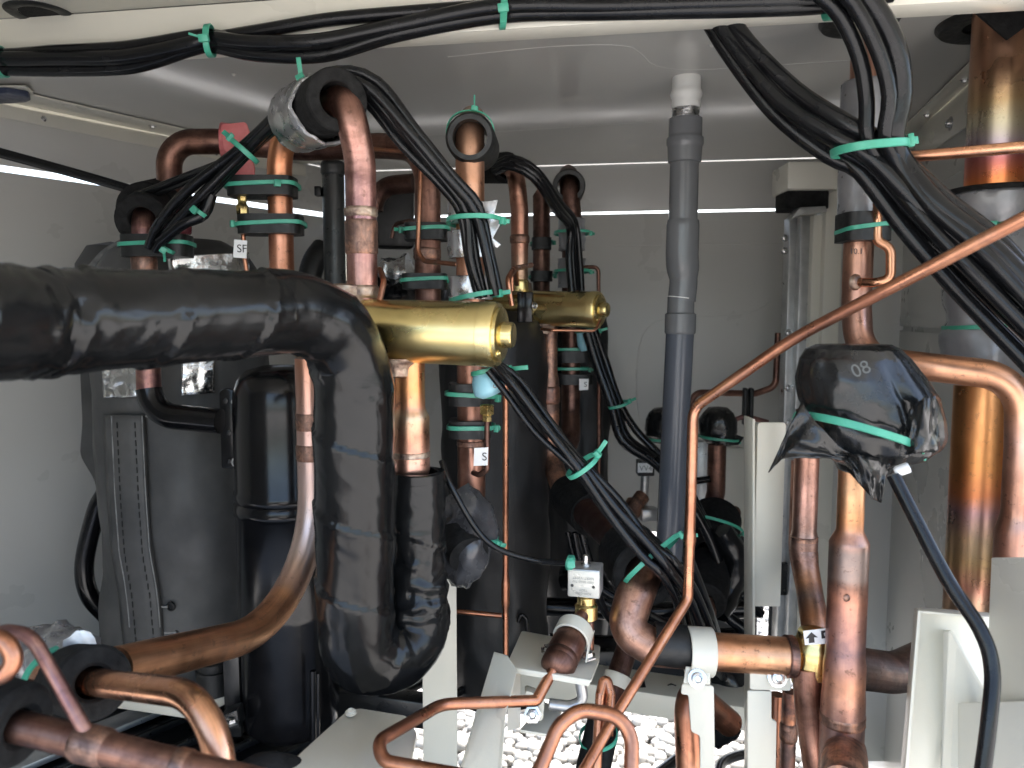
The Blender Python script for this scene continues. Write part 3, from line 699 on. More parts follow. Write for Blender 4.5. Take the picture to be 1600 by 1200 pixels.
# stitched flange strip standing proud of the jacket on its left front
def on_jacket(px, py, d0, off=0):     # nearest front point of the jacket cylinder along the ray
    c = kc(700); C0 = Vec((c.x, c.y)); q = P(px, py, 1.0) - Vec((0, 0, CAMZ)); r = kr + off
    D = Vec((q.x, q.y)); A = D.dot(D); Bq = D.dot(C0); Cq = C0.dot(C0) - r * r
    disc = Bq * Bq - A * Cq
    t = (Bq - math.sqrt(disc)) / A if disc > 0 else Bq / A
    return Vec((D.x * t, D.y * t, CAMZ + q.z * t))
edge = [(166, 650), (172, 780), (178, 860), (190, 930), (196, 1000)]
def lerp_x(pts, y):
    return float(np.interp(y, [p[1] for p in pts], [p[0] for p in pts]))
vs, fs = [], []; ys = list(range(648, 1012, 12)); xw = [0, 6, 20, 36, 52, 58]
for y in ys:
    x0 = lerp_x(edge, y)
    for k, dx in enumerate(xw):
        q = on_jacket(min(max(x0 + dx, 172), 400), y, 1.0, .006 + .002 * nz(y * .02, dx * .1, 3) - (.004 if k in (0, 5) else 0)); q.x = P(x0 + dx, y, q.y).x; vs.append(q)
m_ = len(xw)
for i in range(len(ys) - 1):
    for k in range(m_ - 1): fs.append((i * m_ + k, i * m_ + k + 1, (i + 1) * m_ + k + 1, (i + 1) * m_ + k))
seam = link('seam_flap', vs, fs, 'jacket', K1); md = seam.modifiers.new('thick', 'SOLIDIFY'); md.thickness = .004; md.offset = -1
for dx in (2, 56):
    tube('piping', [on_jacket(lerp_x(edge, y) + max(dx, 8), y, 1, .0100) for y in range(650, 1010, 30)], .0008, 'jacket_edge', K1, spline=True, seg=8, step=.02)
    for y in range(660, 1000, 14):
        xx = lerp_x(edge, y) + (16 if dx == 2 else 44)
        tube('stitch', [on_jacket(xx, y, 1, .0125), on_jacket(xx + .6, y + 9, 1, .0120)], .0007, 'thread', K1, 0, 6, .02)
tube('piping', [on_jacket(x, 648 + .01 * x, 1, .003) for x in (170, 200, 240, 300, 360)], .0014, 'jacket_edge', K1, spline=True, seg=8, step=.02)
tube('piping', [on_jacket(x, y, 1, .004) for x, y in ((200, 950), (230, 949), (262, 948))], .0014, 'jacket_edge', K1, spline=True, seg=8, step=.02)
tube('piping', [on_jacket(x, y, 1, .004) for x, y in ((205, 992), (240, 990), (275, 988))], .0014, 'jacket_edge', K1, spline=True, seg=8, step=.02)
lathe('eyelet', on_jacket(268, 947, 1, .002), Vec((-.3, -1, 0)), [(0, .006), (.002, .006), (.003, .0045), (.002, .004), (.0005, .004), (.0005, 0)], 'thread', K1, 20)
lathe('eyelet', on_jacket(276, 988, 1, .002), Vec((-.3, -1, 0)), [(0, .004), (.002, .004), (.003, .003), (.002, .0025), (.0005, .0025), (.0005, 0)], 'thread', K1, 20)
prism('side_flap', [P(*q, 1.06) for q in ((122, 572), (165, 565), (178, 640), (178, 778), (150, 782), (146, 752), (122, 712), (126, 660))], Vec((.02, .02, 0)), 'jacket', K1, .004, .01)
prism('hem_flap', [P(*q, 1.02) for q in ((160, 925), (188, 900), (200, 950), (206, 1010), (158, 1012), (156, 960))], Vec((.01, .03, 0)), 'jacket', K1, .004, .008)
tube('top_piping', [P(140, 420, 1.02), P(166, 392, 1.0), P(205, 372, .99)], .004, 'jacket_edge', K1, spline=True, seg=8)
sh = lathe('shoulder_pad', P(175, 425, 1.08), Vec((0, 0, 1)), [(-.03, .045), (.01, .045), (.035, .03), (.042, 0)], 'jacket', K1, 30)
for poly, nm in ((((159, 566), (219, 562), (221, 620), (163, 622)), 0), (((284, 556), (335, 556), (334, 614), (283, 618)), 1), (((262, 400), (300, 402), (388, 394), (390, 426), (264, 426)), 2)):
    vs, fs = [], []; A, B, C, D = [poly[i] for i in ((0, 1, 2, 3) if len(poly) == 4 else (0, 2, 3, 4))]
    n_ = 14
    for i in range(n_ + 1):
        for j in range(n_ + 1):
            s, t = i / n_, j / n_
            px = (A[0] * (1 - s) + B[0] * s) * (1 - t) + (D[0] * (1 - s) + C[0] * s) * t; py = (A[1] * (1 - s) + B[1] * s) * (1 - t) + (D[1] * (1 - s) + C[1] * s) * t
            vs.append(on_jacket(max(px, 176), py, 1, .010 + .0025 * nz(px * .07, py * .07, nm)) + Vec((P(px, py, .94).x - P(max(px, 176), py, .94).x, 0, 0)))
    for i in range(n_):
        for j in range(n_): fs.append((i * (n_ + 1) + j, (i + 1) * (n_ + 1) + j, (i + 1) * (n_ + 1) + j + 1, i * (n_ + 1) + j + 1))
    o = link('foil_patch', vs, fs, 'foil', K1); md = o.modifiers.new('thick', 'SOLIDIFY'); md.thickness = .001
# hose at the left of the jacket
tag(tube('hose', [P(165, 770, 1.05), P(150, 800, 1.05), P(132, 880, 1.05), P(140, 930, 1.05), P(170, 965, 1.06)], .0125, 'black_gloss', None, spline=True, seg=18), 'black corrugated hose curving down left of the grey jacket', 'hose')
# accumulator
ac = col(449, 850, .86)
AC = thing('accumulator', ac(1140), 'glossy black vertical accumulator tank beside the taped pipe', 'tank')
ra = pw(77, .86); z0 = ac(1140).z
def zz_(py): return ac(py).z - z0
prof = [(0, 0), (.001, ra * .5), (.006, ra * .82), (.016, ra * .97), (zz_(1090), ra), (zz_(956), ra), (zz_(952), ra * 1.012), (zz_(944), ra * 1.012), (zz_(940), ra), (zz_(800), ra), (zz_(797), ra * 1.03), (zz_(790), ra * 1.045), (zz_(782), ra * 1.03), (zz_(778), ra * 1.0), (zz_(772), ra * 1.035), (zz_(764), ra * 1.03), (zz_(760), ra), (zz_(640), ra), (zz_(612), ra * .985), (zz_(592), ra * .9), (zz_(578), ra * .72), (zz_(571), ra * .4), (zz_(569), 0)]
lathe('shell', ac(1140), Vec((0, 0, 1)), prof, 'black_gloss', AC, 64)
prism('mounting_plate', [P(*q, .85) for q in ((342, 612), (352, 606), (372, 612), (374, 728), (368, 732), (346, 732))], Vec((0, .006, 0)), 'black_gloss', AC, .001, .003)
for q in ((351, 626), (356, 676), (357, 722)): screw(AC, P(*q, .849), Vec((0, -1, 0)), .0025, 'bolt', 'black_gloss')
for py in (628, 722): screw(AC, P(368, py, .849), Vec((0, -1, 0)), .0035, 'bolt', 'steel')
box('stand_leg', P(365, 1075, .84), 0, (.018, .012, .11), 'black_steel', AC, .001)
tube('stand_rod', [P(489, 1048, .80), P(489, 1165, .80)], .0035, 'black_gloss', AC, 0, 10)
tube('stand_rod', [P(497, 1052, .79), P(497, 1160, .79)], .002, 'black_gloss', AC, 0, 10)
# compressor foot, tray
FT = thing('mounting_foot', P(300, 1100, .9), 'pale beige mounting foot with black rubber bushing under the grey jacket', 'bracket')
prism('plate', [P(170, 1090, .86), P(305, 1110, .84), P(372, 1075, .88), P(372, 1052, .96), P(230, 1050, .98)], Vec((0, 0, -.012)), 'paint_bracket', FT, .002)
lathe('bushing', P(336, 1082, .88), Vec((0, 0, 1)), [(0, .019), (.002, .021), (.030, .021), (.031, .019), (.034, .0195), (.040, .0195), (.042, .016), (.042, 0)], 'black_rubber', FT, 32)
screw(FT, P(362, 1128, .80), Vec((0, -.2, 1)), .006, 'bolt')
prism('lower_lug', [P(*q, .80) for q in ((345, 1118), (370, 1110), (374, 1138), (346, 1142))], Vec((0, .02, 0)), 'black_steel', FT, .001)

# ------------------------------------------------------------------ lower left
m0 = col(488, 760, .735)
MP = tag(tube('sweep_pipe', [m0(560), m0(700), m0(968), P(180, 1046, .50)], [(0, .0138), (.5, .0142), (1, .0150)], copper('copper_sweep', (.93, .54, .33), (.88, .47, .27), (.78, .39, .22), .33, [(0, PNK, .9), (.06, (.52, .34, .30), .9), (.115, (.62, .46, .42), .95), (.19, (.66, .52, .46), .95), (.235, (.60, .38, .29), .85), (.25, (.86, .45, .25), .1), (.55, ORG, 0)], .7, 12, .35).name, None, [0, 0, .10, 0], 32, .004), 'thick copper pipe sweeping from behind taped pipe to lower left', 'pipe')
collar(MP, m0(722), m0(690), .0150, 'copper_weld', 'joint'); collar(MP, m0(676), m0(640), .0145, 'copper_weld', 'coupling')
EB = tag(tube('elbow_pipe', [P(60, 1050, .50), P(150, 1066, .46), P(332, 1088, .405), P(354, 1290, .385)], .0082, 'copper_bright', None, [0, 0, .040, 0], 28, .003), 'shiny copper elbow pipe leaving a foam ring at lower left', 'pipe')
fq0, fq1 = P(146, 1067, .458), P(108, 1060, .508)
sleeve('foam_ring', fq0, fq1, .0100, .0228, 'black_foam', EB, 36, .002)
o = tube('silver_tape', [P(120, 1040, .50), P(60, 1030, .55), P(20, 1030, .58)], [(0, .02), (.4, .024), (1, .02)], 'silver_tape', EB, .05, 30, .004, disp=wrinkle(.007, 45))
tie(P(80, 1060, .50), Vec((1, -.4, -.2)), .022, .022, 'green tie round crumpled silver tape at lower left', ang=95, tail=.015, e1=Vec((0, 0, 1)))
FP = tag(tube('front_header_pipe', [P(-80, 1112, .40), P(40, 1138, .385), P(160, 1168, .375), P(420, 1232, .36)], .0082, 'copper_brown', None, .05, 26), 'dull brown copper header pipe along the bottom left edge', 'pipe')
sleeve('foam_sleeve', P(-60, 1110, .398), P(36, 1136, .386), .0088, .0215, 'black_foam', FP, 32, .003)
collar(FP, P(118, 1158, .3785), P(172, 1171, .3745), .0098, 'copper_weld', 'joint'); collar(FP, P(268, 1195, .369), P(300, 1203, .367), .0092, 'copper_weld', 'joint')
BR = tag(tube('branch_tube', [P(-40, 1010, .40), P(5, 985, .395), P(48, 990, .388), P(142, 1158, .375)], .0036, 'copper_purple', None, [0, .02, .018, 0], 18, .003), 'thin copper branch tube bending down to bottom left header', 'tube')
tag(tube('loop_tube', [P(-40, 990, .37), P(12, 1000, .365), P(30, 1052, .362), P(-40, 1062, .36)], .0044, 'copper_tube', None, .011, 18, .003), 'short copper loop tube at the very left edge', 'tube')
tag(tube('insulation_tube', [P(372, 1232, .47), P(408, 1200, .48), P(500, 1222, .50)], .012, 'black_foam', None, .02, 24), 'black foam tube at bottom edge beside the pale box', 'foam')
PB = thing('pale_box', P(550, 1200, .52), 'pale beige box bracket with rounded top corner at bottom centre left', 'bracket')
prism('top_plate', [P(560, 1106, .60), P(636, 1118, .60), P(652, 1146, .55), P(630, 1260, .46), P(420, 1230, .46), P(470, 1175, .50), P(540, 1112, .58)], Vec((0, 0, -.003)), 'paint_bracket', PB, .001, .006)
prism('side_plate', [P(640, 1124, .60), P(640, 1165, .60), P(630, 1330, .48), P(631, 1262, .464)], Vec((-.003, 0, 0)), 'paint_bracket', PB, .0005)
screw(PB, P(548, 1114, .576), Vec((0, -.2, 1)), .003, 'rivet', 'paint_bracket')
# ------------------------------------------------------------------ centre
n1 = col(641, 640, .664)
NP = tag(tube('nozzle_pipe', [n1(566), n1(800)], [(0, .0130), (.30, .0130), (.36, .0166), (.72, .0168), (.745, .0150), (1, .0150)], copper('copper_nozzle', (.82, .44, .28), (.72, .36, .22), (.5, .26, .18), .32, [(0, ORG, .8), (.025, FIRE, .7), (.04, (.74, .36, .22), .8), (.046, (.80, .62, .42), .7), (.06, PNK, .5), (.085, (.85, .5, .42), .5), (.11, GRY, .5)], .16, 30, .7).name, None, 0, 32, .0025), 'short swaged copper pipe from the front valve into the black sleeve', 'pipe')
collar(NP, n1(718), n1(700), .0172, 'braze', 'joint')
d0 = col(735, 400, .76)
DP = tag(tube('riser_pipe', [P(742, 196, .98), P(738, 186, .86), P(734, 196, .76), d0(300), d0(780), P(728, 880, .80)], .0140, copper('copper_riser', PNK, (.50, .29, .23), BRN, .36, [(0, (.6, .3, .2), .8), (.2, (.66, .48, .36), .6), (.3, ORG, .4), (.45, PNK, .4), (.6, DRK, .5), (.8, GRY, .5)], .9).name, None, [0, .03, .04, .05, .05, 0], 26), 'copper riser pipe with black hose ring at top, taped cables down its front', 'pipe')
rp0, rp1 = P(733, 212, .765), P(738, 200, .84)
lathe('foam_ring', P(734, 214, .742), Vec((.05, 1, .05)), [(0, .0165), (0, .021), (.004, .0235), (.07, .0235), (.07, .0165)], 'black_rubber', DP, 36, None, True)
for (y0, y1, w_, nm, sd) in ((318, 352, .0200, 'silver_tape', 1), (362, 404, .0195, 'silver_tape', 5), (432, 468, .0195, 'silver_tape', 9)):
    sleeve(nm, d0(y1), d0(y0), .0150, w_, 'silver_tape', DP, 40, .0004, wrinkle(.0024, 60, sd, lambda s, th: .002))
prism('tape_flap', [P(*q, .735) for q in ((752, 316), (778, 312), (772, 336), (782, 350), (770, 372), (783, 382), (776, 388), (756, 372))], Vec((0, .0015, 0)), 'silver_tape', DP, .0004)
clamp_block(735, 598, 632, 66, .76, DP); clamp_block(735, 655, 682, 66, .76, DP)
tie(d0(616), Vec((.12, 0, 1)), pw(39, .76), .0225, 'green tie round the rubber clamp just below the blue cap', ang=20, tail=0, sqr=4)
tie(d0(666), Vec((.06, 0, 1)), pw(36, .76), .0225, 'green tie round the rubber clamp below the brass flare nut', ang=10, tail=.004, sqr=4)
collar(DP, d0(700), d0(684), .0146, 'copper_weld', 'joint')
fn = tag(lathe('flare_fitting', P(761, 658, .728), Vec((0, 0, 1)), [(0, .0035), (0, .0048), (.006, .0048), (.007, .0075), (.015, .0075), (.016, .006), (.0165, 0)], 'brass_nut', None, 6), 'small brass flare nut under the blue cap on riser pipe', 'fitting')
tube('capillary', [P(761, 658, .728), P(761, 735, .728), P(748, 742, .735), P(738, 738, .75)], .0028, 'copper_dark', fn, .006, 10, .003)
tl = prism('tag_label', [P(*q, .722) for q in ((741, 700), (763, 699), (762, 727), (740, 728))], Vec((0, .0005, 0)), 'label_white', fn, 0)
text('S', P(757, 714, .7215), Vec((1, 0, 0)), Vec((0, 0, 1)), .011, 'ink', tl)
BC = tag(tube('blue_cap', [P(768, 618, .715), P(764, 608, .715), P(763, 590, .715), P(764, 580, .715)], [(0, .009), (.15, .0145), (.5, .0158), (.85, .014), (1, .011)], 'blue_cap', None, .01, 24, .003), 'pale blue soft cap tied under the front brass valve', 'cap')
text('13', P(775, 600, .6972), Vec((0, 0, -1)), Vec((1, 0, 0)), .009, 'ink_grey', BC)
tie(P(765, 579, .715), Vec((-.1, 0, 1)), .0165, .0135, 'green tie holding blue cap and cables beneath the front valve', ang=25, tail=.018, tdir=Vec((1, -.3, .12)))
BS = tag(tube('foam_boot', [P(712, 775, .735), P(742, 822, .72), P(722, 880, .70), P(722, 896, .72)], [(0, .018), (.3, .0235), (.7, .022), (1, .015)], 'dark_film', None, .03, 34, .004, disp=wrinkle(.0055, 45, 3)), 'silver taped foam boot hanging below the riser pipe', 'foam')
lathe('foam_mouth', P(733, 868, .692), Vec((-.45, 1, .4)), [(0, .010), (0, .019), (.03, .022), (.03, .012)], 'black_foam', BS, 30, None, True)
tie(P(738, 832, .72), Vec((.35, 0, 1)), .0245, .0245, 'green tie round the silver taped foam boot', ang=20, tail=.008)
tag(tube('sensor_cable', [P(690, 720, .69), P(705, 760, .68), P(760, 845, .68), P(830, 874, .68), P(895, 880, .66)], .0028, 'black_cable', None, spline=True, seg=10), 'thin black cable from riser pipe to the solenoid coil', 'cable')
tie(P(891, 879, .655), Vec((1, 0, .05)), .005, .005, 'small green tie on thin cable at the solenoid coil', ang=80, tail=.006, e1=Vec((0, 0, 1)))
# capillary vertical
TC = tag(tube('capillary_tube', [P(800, 478, .80), P(793, 436, .80), P(803, 420, .82), P(830, 414, .9)], .0030, 'copper_tube', None, .01, 10, .004), 'thin copper tube rising right of the front valve end cap', 'tube')
cv = col(790, 800, .86)
tag(tube('capillary_tube', [cv(590), cv(1000), cv(1030)], [(0, .0034), (.70, .0034), (.71, .0048), (.80, .0048), (.81, .0034), (1, .0034)], 'copper_tube', None, 0, 12), 'thin vertical copper tube in front of the tall black compressor', 'tube')
tag(tube('capillary_tube', [P(700, 954, .862), P(784, 962, .858)], .0030, 'copper_tube', None, 0, 10), 'thin horizontal copper tube joining the vertical thin tube', 'tube')
# black compressors behind
K2, _, _ = jacket(776, 1.10, .076, 486, 1075, 'jacket_black', 'tall black jacketed compressor behind the front brass valve', seed=4)
K3, _, _ = jacket(900, 1.33, .056, 470, 1000, 'jacket_black', 'black jacketed compressor at the back beside the grey back wall', seed=8)
tube('lifting_hook', [P(810, 972, 1.02), P(814, 958, 1.02), P(822, 966, 1.02), P(824, 985, 1.02)], .003, 'black_gloss', K2, .006, 8)
# circuit 2
e0 = col(812, 400, 1.09)
EP = tag(tube('arch_pipe', [P(760, 262, 1.25), P(788, 258, 1.16), P(806, 266, 1.09), e0(330), e0(460)], [(0, .0125), (.55, .0125), (.70, .0125), (1, .0115)], copper('copper_arch_b', PNK, (.56, .31, .23), BRN, .34, [(0, BRN, .6), (.2, PNK, .3), (.26, (.6, .28, .2), .5), (.3, (.6, .42, .3), .6), (.34, STRAW, .7), (.40, STRAW, .6)], .5).name, None, [0, .03, .05, .05, 0], 22), 'copper arch pipe with black foam end rising from the rear brass valve', 'pipe')
collar(EP, e0(382), e0(366), .0140, 'copper_weld', 'joint'); collar(EP, e0(458), e0(436), .0135, 'brass', 'joint')
sleeve('foam_collar', P(792, 262, 1.135), P(758, 264, 1.24), .0135, .0225, 'black_foam', EP, 28, .002)
n2 = col(859, 560, 1.09)
N2 = tag(tube('nozzle_pipe', [n2(512), n2(690), P(862, 720, 1.08), P(878, 765, 1.04), P(905, 790, 1.0)], [(0, .0110), (.22, .0110), (.26, .0135), (.45, .0140), (.5, .0125), (.56, .0145), (1, .0150)], 'copper_weld', None, .03, 24, .004), 'copper pipe dropping from the rear brass valve to the dark slanted pipe', 'pipe')
collar(N2, n2(632), n2(602), .0152, 'copper_burnt', 'joint')
d2 = col(893, 450, 1.2)
D2 = tag(tube('riser_pipe', [P(886, 282, 1.38), P(888, 272, 1.28), P(889, 286, 1.2), d2(340), d2(640), P(892, 690, 1.17), P(866, 716, 1.10)], .0150, 'copper_dark', None, [0, .03, .04, .05, .05, .04, 0], 22), 'dark copper riser pipe with black ring at back next to rear valve', 'pipe')
lathe('foam_ring', P(889, 290, 1.19), Vec((.05, 1, .05)), [(0, .0175), (0, .0235), (.004, .0255), (.08, .0255), (.08, .0175)], 'black_rubber', D2, 32, None, True)
for y0, y1, sd in ((342, 392, 2), (404, 450, 6)):
    sleeve('silver_tape', d2(y1), d2(y0), .0155, .0205, 'grey_tape', D2, 32, .0004, wrinkle(.003, 60, sd))
for y0, y1 in ((548, 566), (584, 600)): clamp_block(897, y0, y1, 56, 1.2, D2)
for py, lab in ((364, 'green tie round upper grey taped cable wrap on the rear riser'), (424, 'green tie round lower grey taped cable wrap on the rear riser'), (546, 'green tie on the rear riser just below the pale blue rear cap'), (576, 'green tie on the rear riser clamp above its white tag')):
    tie(d2(py), Vec((.05, 0, 1)), .0265, .024, lab, ang=15, tail=.006, sqr=3)
tl = prism('tag_label', [P(*q, 1.17) for q in ((905, 592), (920, 592), (919, 609), (905, 610))], Vec((0, .0005, 0)), 'label_white', D2, 0)
text('S', P(915, 601, 1.1695), Vec((1, 0, 0)), Vec((0, 0, 1)), .011, 'ink', tl)
tag(tube('blue_cap', [P(914, 548, 1.165), P(911, 530, 1.165), P(910, 520, 1.165)], [(0, .006), (.3, .010), (1, .009)], 'blue_cap', None, .01, 18, .004), 'small pale blue cap tied under the rear brass valve', 'cap')
tie(P(918, 517, 1.165), Vec((0, 0, 1)), .018, .014, 'green tie holding cables directly beneath the rear brass valve', ang=40, tail=.012, tdir=Vec((1, -.2, .3)))
tag(tube('capillary_tube', [P(905, 418, 1.19), P(935, 417, 1.18), P(936, 600, 1.2), P(936, 740, 1.2)], .003, 'copper_brown', None, .008, 8), 'thin copper tube dropping beside the rear riser on grey wall', 'tube')
tag(tube('capillary_tube', [P(800, 455, .98), P(800, 430, .98), P(806, 420, 1.0), P(808, 445, 1.02)], .003, 'copper_tube', None, .008, 8), 'tiny curled copper tube at the rear arch pipe foot', 'tube')
for i, (px, d) in enumerate(((846, 1.3),)):
    q = col(px, 380, d); o = tag(tube('back_leg_pipe', [P(840, 296, d), q(300), q(520)], .0145, 'copper_dark', None, .03, 18), 'dark copper leg with rubber clamps between the rear arch and rear riser', 'pipe')
    clamp_block(px, 372, 390, 30, d - .01, o, dep=.019); clamp_block(px, 424, 440, 34, d - .01, o, dep=.019)
    tie(q(380), Vec((0, 0, 1)), pw(17, d), .02, 'green tie on the dark leg between rear arch and rear riser, upper', tail=0, sqr=4); tie(q(432), Vec((0, 0, 1)), pw(19, d), .02, 'green tie on the dark leg between rear arch and rear riser, lower', tail=0, sqr=4)
CB = tag(box('coil_box', P(821, 480, 1.02), R(-8), (.020, .02, .04), 'black_gloss', None, .002), 'small black coil box at the left end of the rear brass valve', 'coil'); screw(CB, P(834, 478, 1.005), Vec((1, -.6, 0)), .004)
tube('pilot_tube', [P(846, 514, 1.05), P(860, 516, 1.03), P(930, 517, 1.03), P(938, 500, 1.04)], .002, 'copper_tube', CB, .008, 8)
# dark slanted pipe to the foam collar, elbow, horizontal run
hx = P(1040, 1015, .665)
EL = tag(tube('slanted_header', [P(892, 778, 1.03), P(960, 838, .84), P(1008, 888, .72), P(992, 930, .69), P(976, 985, .675), P(1020, 1012, .668), P(1110, 1018, .665), P(1238, 1026, .66)], [(0, .0185), (.40, .0185), (.5, .0185), (.66, .0178), (.75, .0166), (1, .0166)], copper('copper_header', (.60, .36, .27), (.5, .29, .22), BRN, .36, [(0, DRK, 1), (.27, DRK, 1), (.31, PNK, .3), (.44, (.62, .38, .28), .4), (.47, ORG, .7), (.52, (.8, .45, .25), .6), (.57, (.62, .36, .24), .7), (.60, (.38, .29, .30), .8), (.63, DRK, .8)], .8, 30, .6).name, None, [0, 0, .035, .03, .032, .03, 0, 0], 34, .004), 'large copper elbow header coming from dark slanted pipe to the clamped run', 'pipe')
sleeve('foam_collar', P(1010, 898, .695), P(982, 862, .77), .0195, .0315, 'black_foam', EL, 36, .002)
sleeve('foam_collar', P(925, 806, .95), P(888, 772, 1.04), .0190, .028, 'black_foam', EL, 30, .002)
sleeve('foam_sleeve', P(1020, 1005, .668), P(1082, 1012, .666), .0172, .0192, 'black_rubber', EL, 34, .001)
tie(P(1018, 874, .70), Vec((-.75, .5, .9)), .033, .030, 'green tie round foam collar and cables at the big copper elbow', ang=30, tail=.014, tdir=Vec((1, -.2, .1)))
tag(tube('liquid_tube', [P(985, 985, .72), P(1030, 1020, .70), P(1078, 1034, .69)], .0055, 'copper_bright', None, .02, 14), 'thin shiny copper tube just below the foam sleeve at the elbow', 'tube')
DR = tag(tube('drop_pipe', [P(992, 960, .80), P(978, 1020, .79), P(955, 1085, .76), P(925, 1215, .70)], .0115, 'copper_dark', None, .05, 20), 'dark copper drop pipe slanting down to a foam sleeve above the pebbles', 'pipe')
sleeve('foam_sleeve', P(945, 1120, .742), P(918, 1240, .69), .012, .0165, 'black_foam', DR, 26, .002)
sleeve('saddle', P(966, 1054, .772), P(960, 1074, .765), .0120, .0145, 'paint_bracket', DR, 26, .0006)
tie(P(935, 1150, .722), Vec((-.2, -.3, 1)), .018, .018, 'green tie on black foam sleeve in front of the pebbles', ang=110, tail=.03, tdir=Vec((.15, -.2, -1)))
tag(tube('hairpin_tube', [P(932, 1200, .60), P(938, 1085, .62), P(946, 1050, .63), P(954, 1085, .62), P(950, 1150, .60)], .0042, 'copper_tube', None, .004, 14, .003), 'narrow copper hairpin loop standing behind the U tube', 'tube')
tag(tube('u_tube', [P(838, 1215, .44), P(872, 1135, .455), P(905, 1108, .46), P(965, 1118, .455), P(988, 1150, .45), P(984, 1260, .43)], .0046, 'copper_tube', None, [0, .02, .018, .018, .02, 0], 22, .003), 'copper U-shaped tube arching at the bottom edge over the pebbles', 'tube')
# strainer line
SL = tag(tube('strainer_line', [P(740, 1215, .47), P(600, 1190, .49), P(588, 1160, .50), P(690, 1100, .57), P(838, 1095, .60), P(868, 1040, .62)], .0046, 'copper_tube', None, [0, .012, .012, .03, .004, 0], 20, .003), 'thin copper line looping from the bottom edge up to strainer', 'tube')
s0, s1 = P(866, 1052, .615), P(898, 985, .66)
ST = tag(lathe('strainer', s0, s1 - s0, [(0, .0055), (.002, .0105), (.007, .0145), (.012, .0148), (.013, .0140), (.015, .0148), (.019, .0148), (.020, .0140), (.022, .0148), (.036, .0148), (.038, .0138), (.058, .0138), (.064, .008), (.07, .0065)], 'copper_brown', None, 32), 'brown copper strainer cylinder clamped on the beige bracket', 'strainer')
tube('outlet', [s1, P(912, 958, .675), P(914, 940, .68)], .0060, 'copper_brown', ST, .008, 16, .003)
sax = (s1 - s0).normalized(); sleeve('saddle', s0 + sax * .041, s0 + sax * .055, .0142, .0165, 'paint_bracket', ST, 32, .0006)
prism('saddle_foot', [s0 + sax * .041 + Vec((.0150, -.004, 0)), s0 + sax * .055 + Vec((.0150, -.004, 0)), P(917, 1020, .655), P(914, 1036, .635)], Vec((.002, .001, 0)), 'paint_bracket', ST, .0005)
VV = thing('solenoid_valve', P(914, 960, .68), 'brass solenoid valve with square silver coil and nameplate', 'valve')
lathe('valve_body', P(916, 965, .68), Vec((0, 0, 1)), [(0, .0085), (0, .0105), (.012, .0105), (.014, .0085), (.020, .0085), (.021, .007), (.028, .007)], 'brass', VV, 24)
rot = R(-14); cb = P(915, 905, .675)
box('coil', cb, rot, (.029, .025, .026), 'galvanised', VV, .0015)
fx = Vec((math.cos(rot), math.sin(rot), 0)); fy = Vec((math.sin(rot), -math.cos(rot), 0))
npl = box('nameplate', cb + fy * .0129, rot, (.027, .0008, .024), 'nameplate', VV, .0003)
for r_, (s, sz, oz) in enumerate((('NXRT-V202T', .0034, .0055), ('100V 50/60 7W', .0030, .0022), ('TSOV', .0030, -.0055), ('A241-0301', .0032, -.0085))):
    text(s, cb + fy * .01345 + Vec((0, 0, oz)), -fx, Vec((0, 0, -1)), sz, 'ink_grey', npl)
for sx in (-.010, .009): lathe('hole', cb + fy * .0132 + fx * sx + Vec((0, 0, -.002)), fy, [(0, .0014), (.0003, .0014), (.0003, 0)], 'ink', VV, 12)
lathe('stud', cb + Vec((0, 0, .013)), Vec((0, 0, 1)), [(0, .0045), (.0015, .0045), (.0016, .0028), (.009, .0026), (.010, .0015), (.010, 0)], 'steel', VV, 12)
tube('down_tube', [P(921, 968, .684), P(921, 1050, .684)], .0042, 'copper_burnt', VV, 0, 14)
tag(tube('coil_cable', [P(935, 930, .69), P(948, 960, .70), P(975, 985, .72), P(1010, 985, .74)], .004, 'black_cable', None, spline=True, seg=10), 'black cable leaving the solenoid coil to the right', 'cable')
# brackets
BK = thing('strainer_bracket', P(790, 1200, .6), 'beige bent metal bracket carrying strainer with sloping leg', 'bracket')
prism('top_plate', [P(815, 985, .72), P(938, 1008, .70), P(936, 1032, .66), P(924, 1062, .605), P(790, 1040, .62)], Vec((0, 0, -.003)), 'paint_bracket', BK, .001, .004)
prism('front_lip', [P(790, 1041, .619), P(924, 1063, .604), P(920, 1073, .603), P(790, 1050, .618)], Vec((0, .003, 0)), 'paint_bracket', BK, .0006)
prism('sloping_leg', [P(772, 1020, .64), P(793, 1026, .625), P(808, 1048, .605), P(790, 1120, .58), P(782, 1240, .55), P(708, 1240, .55), P(742, 1120, .60)], Vec((0, .003, 0)), 'paint_bracket', BK, .001)
prism('inner_leg', [P(794, 1044, .625), P(812, 1046, .64), P(812, 1138, .64), P(792, 1144, .60)], Vec((.001, .003, 0)), 'paint', BK, .0006)
prism('foot', [P(*q, .66) for q in ((820, 1078), (852, 1090), (848, 1128), (824, 1126))], Vec((0, .012, 0)), 'paint_bracket', BK, .001, .004)
screw(BK, P(832, 1116, .655), Vec((0, -1, .3)), .0055, 'bolt')
prism('base_lug', [P(812, 1140, .68), P(862, 1148, .68), P(878, 1108, .72), P(850, 1096, .74)], Vec((0, 0, -.003)), 'paint_bracket', BK, .0006)
for q in ((858, 1019, .665), (917, 1028, .645)): screw(BK, P(*q) + Vec((0, 0, .001)), Vec((0, -.1, 1)), .0055, 'bolt')
tube('handle', [P(906, 1062, .66), P(912, 1096, .66), P(890, 1104, .66), P(858, 1100, .66)], .005, 'galvanised', BK, .012, 12)
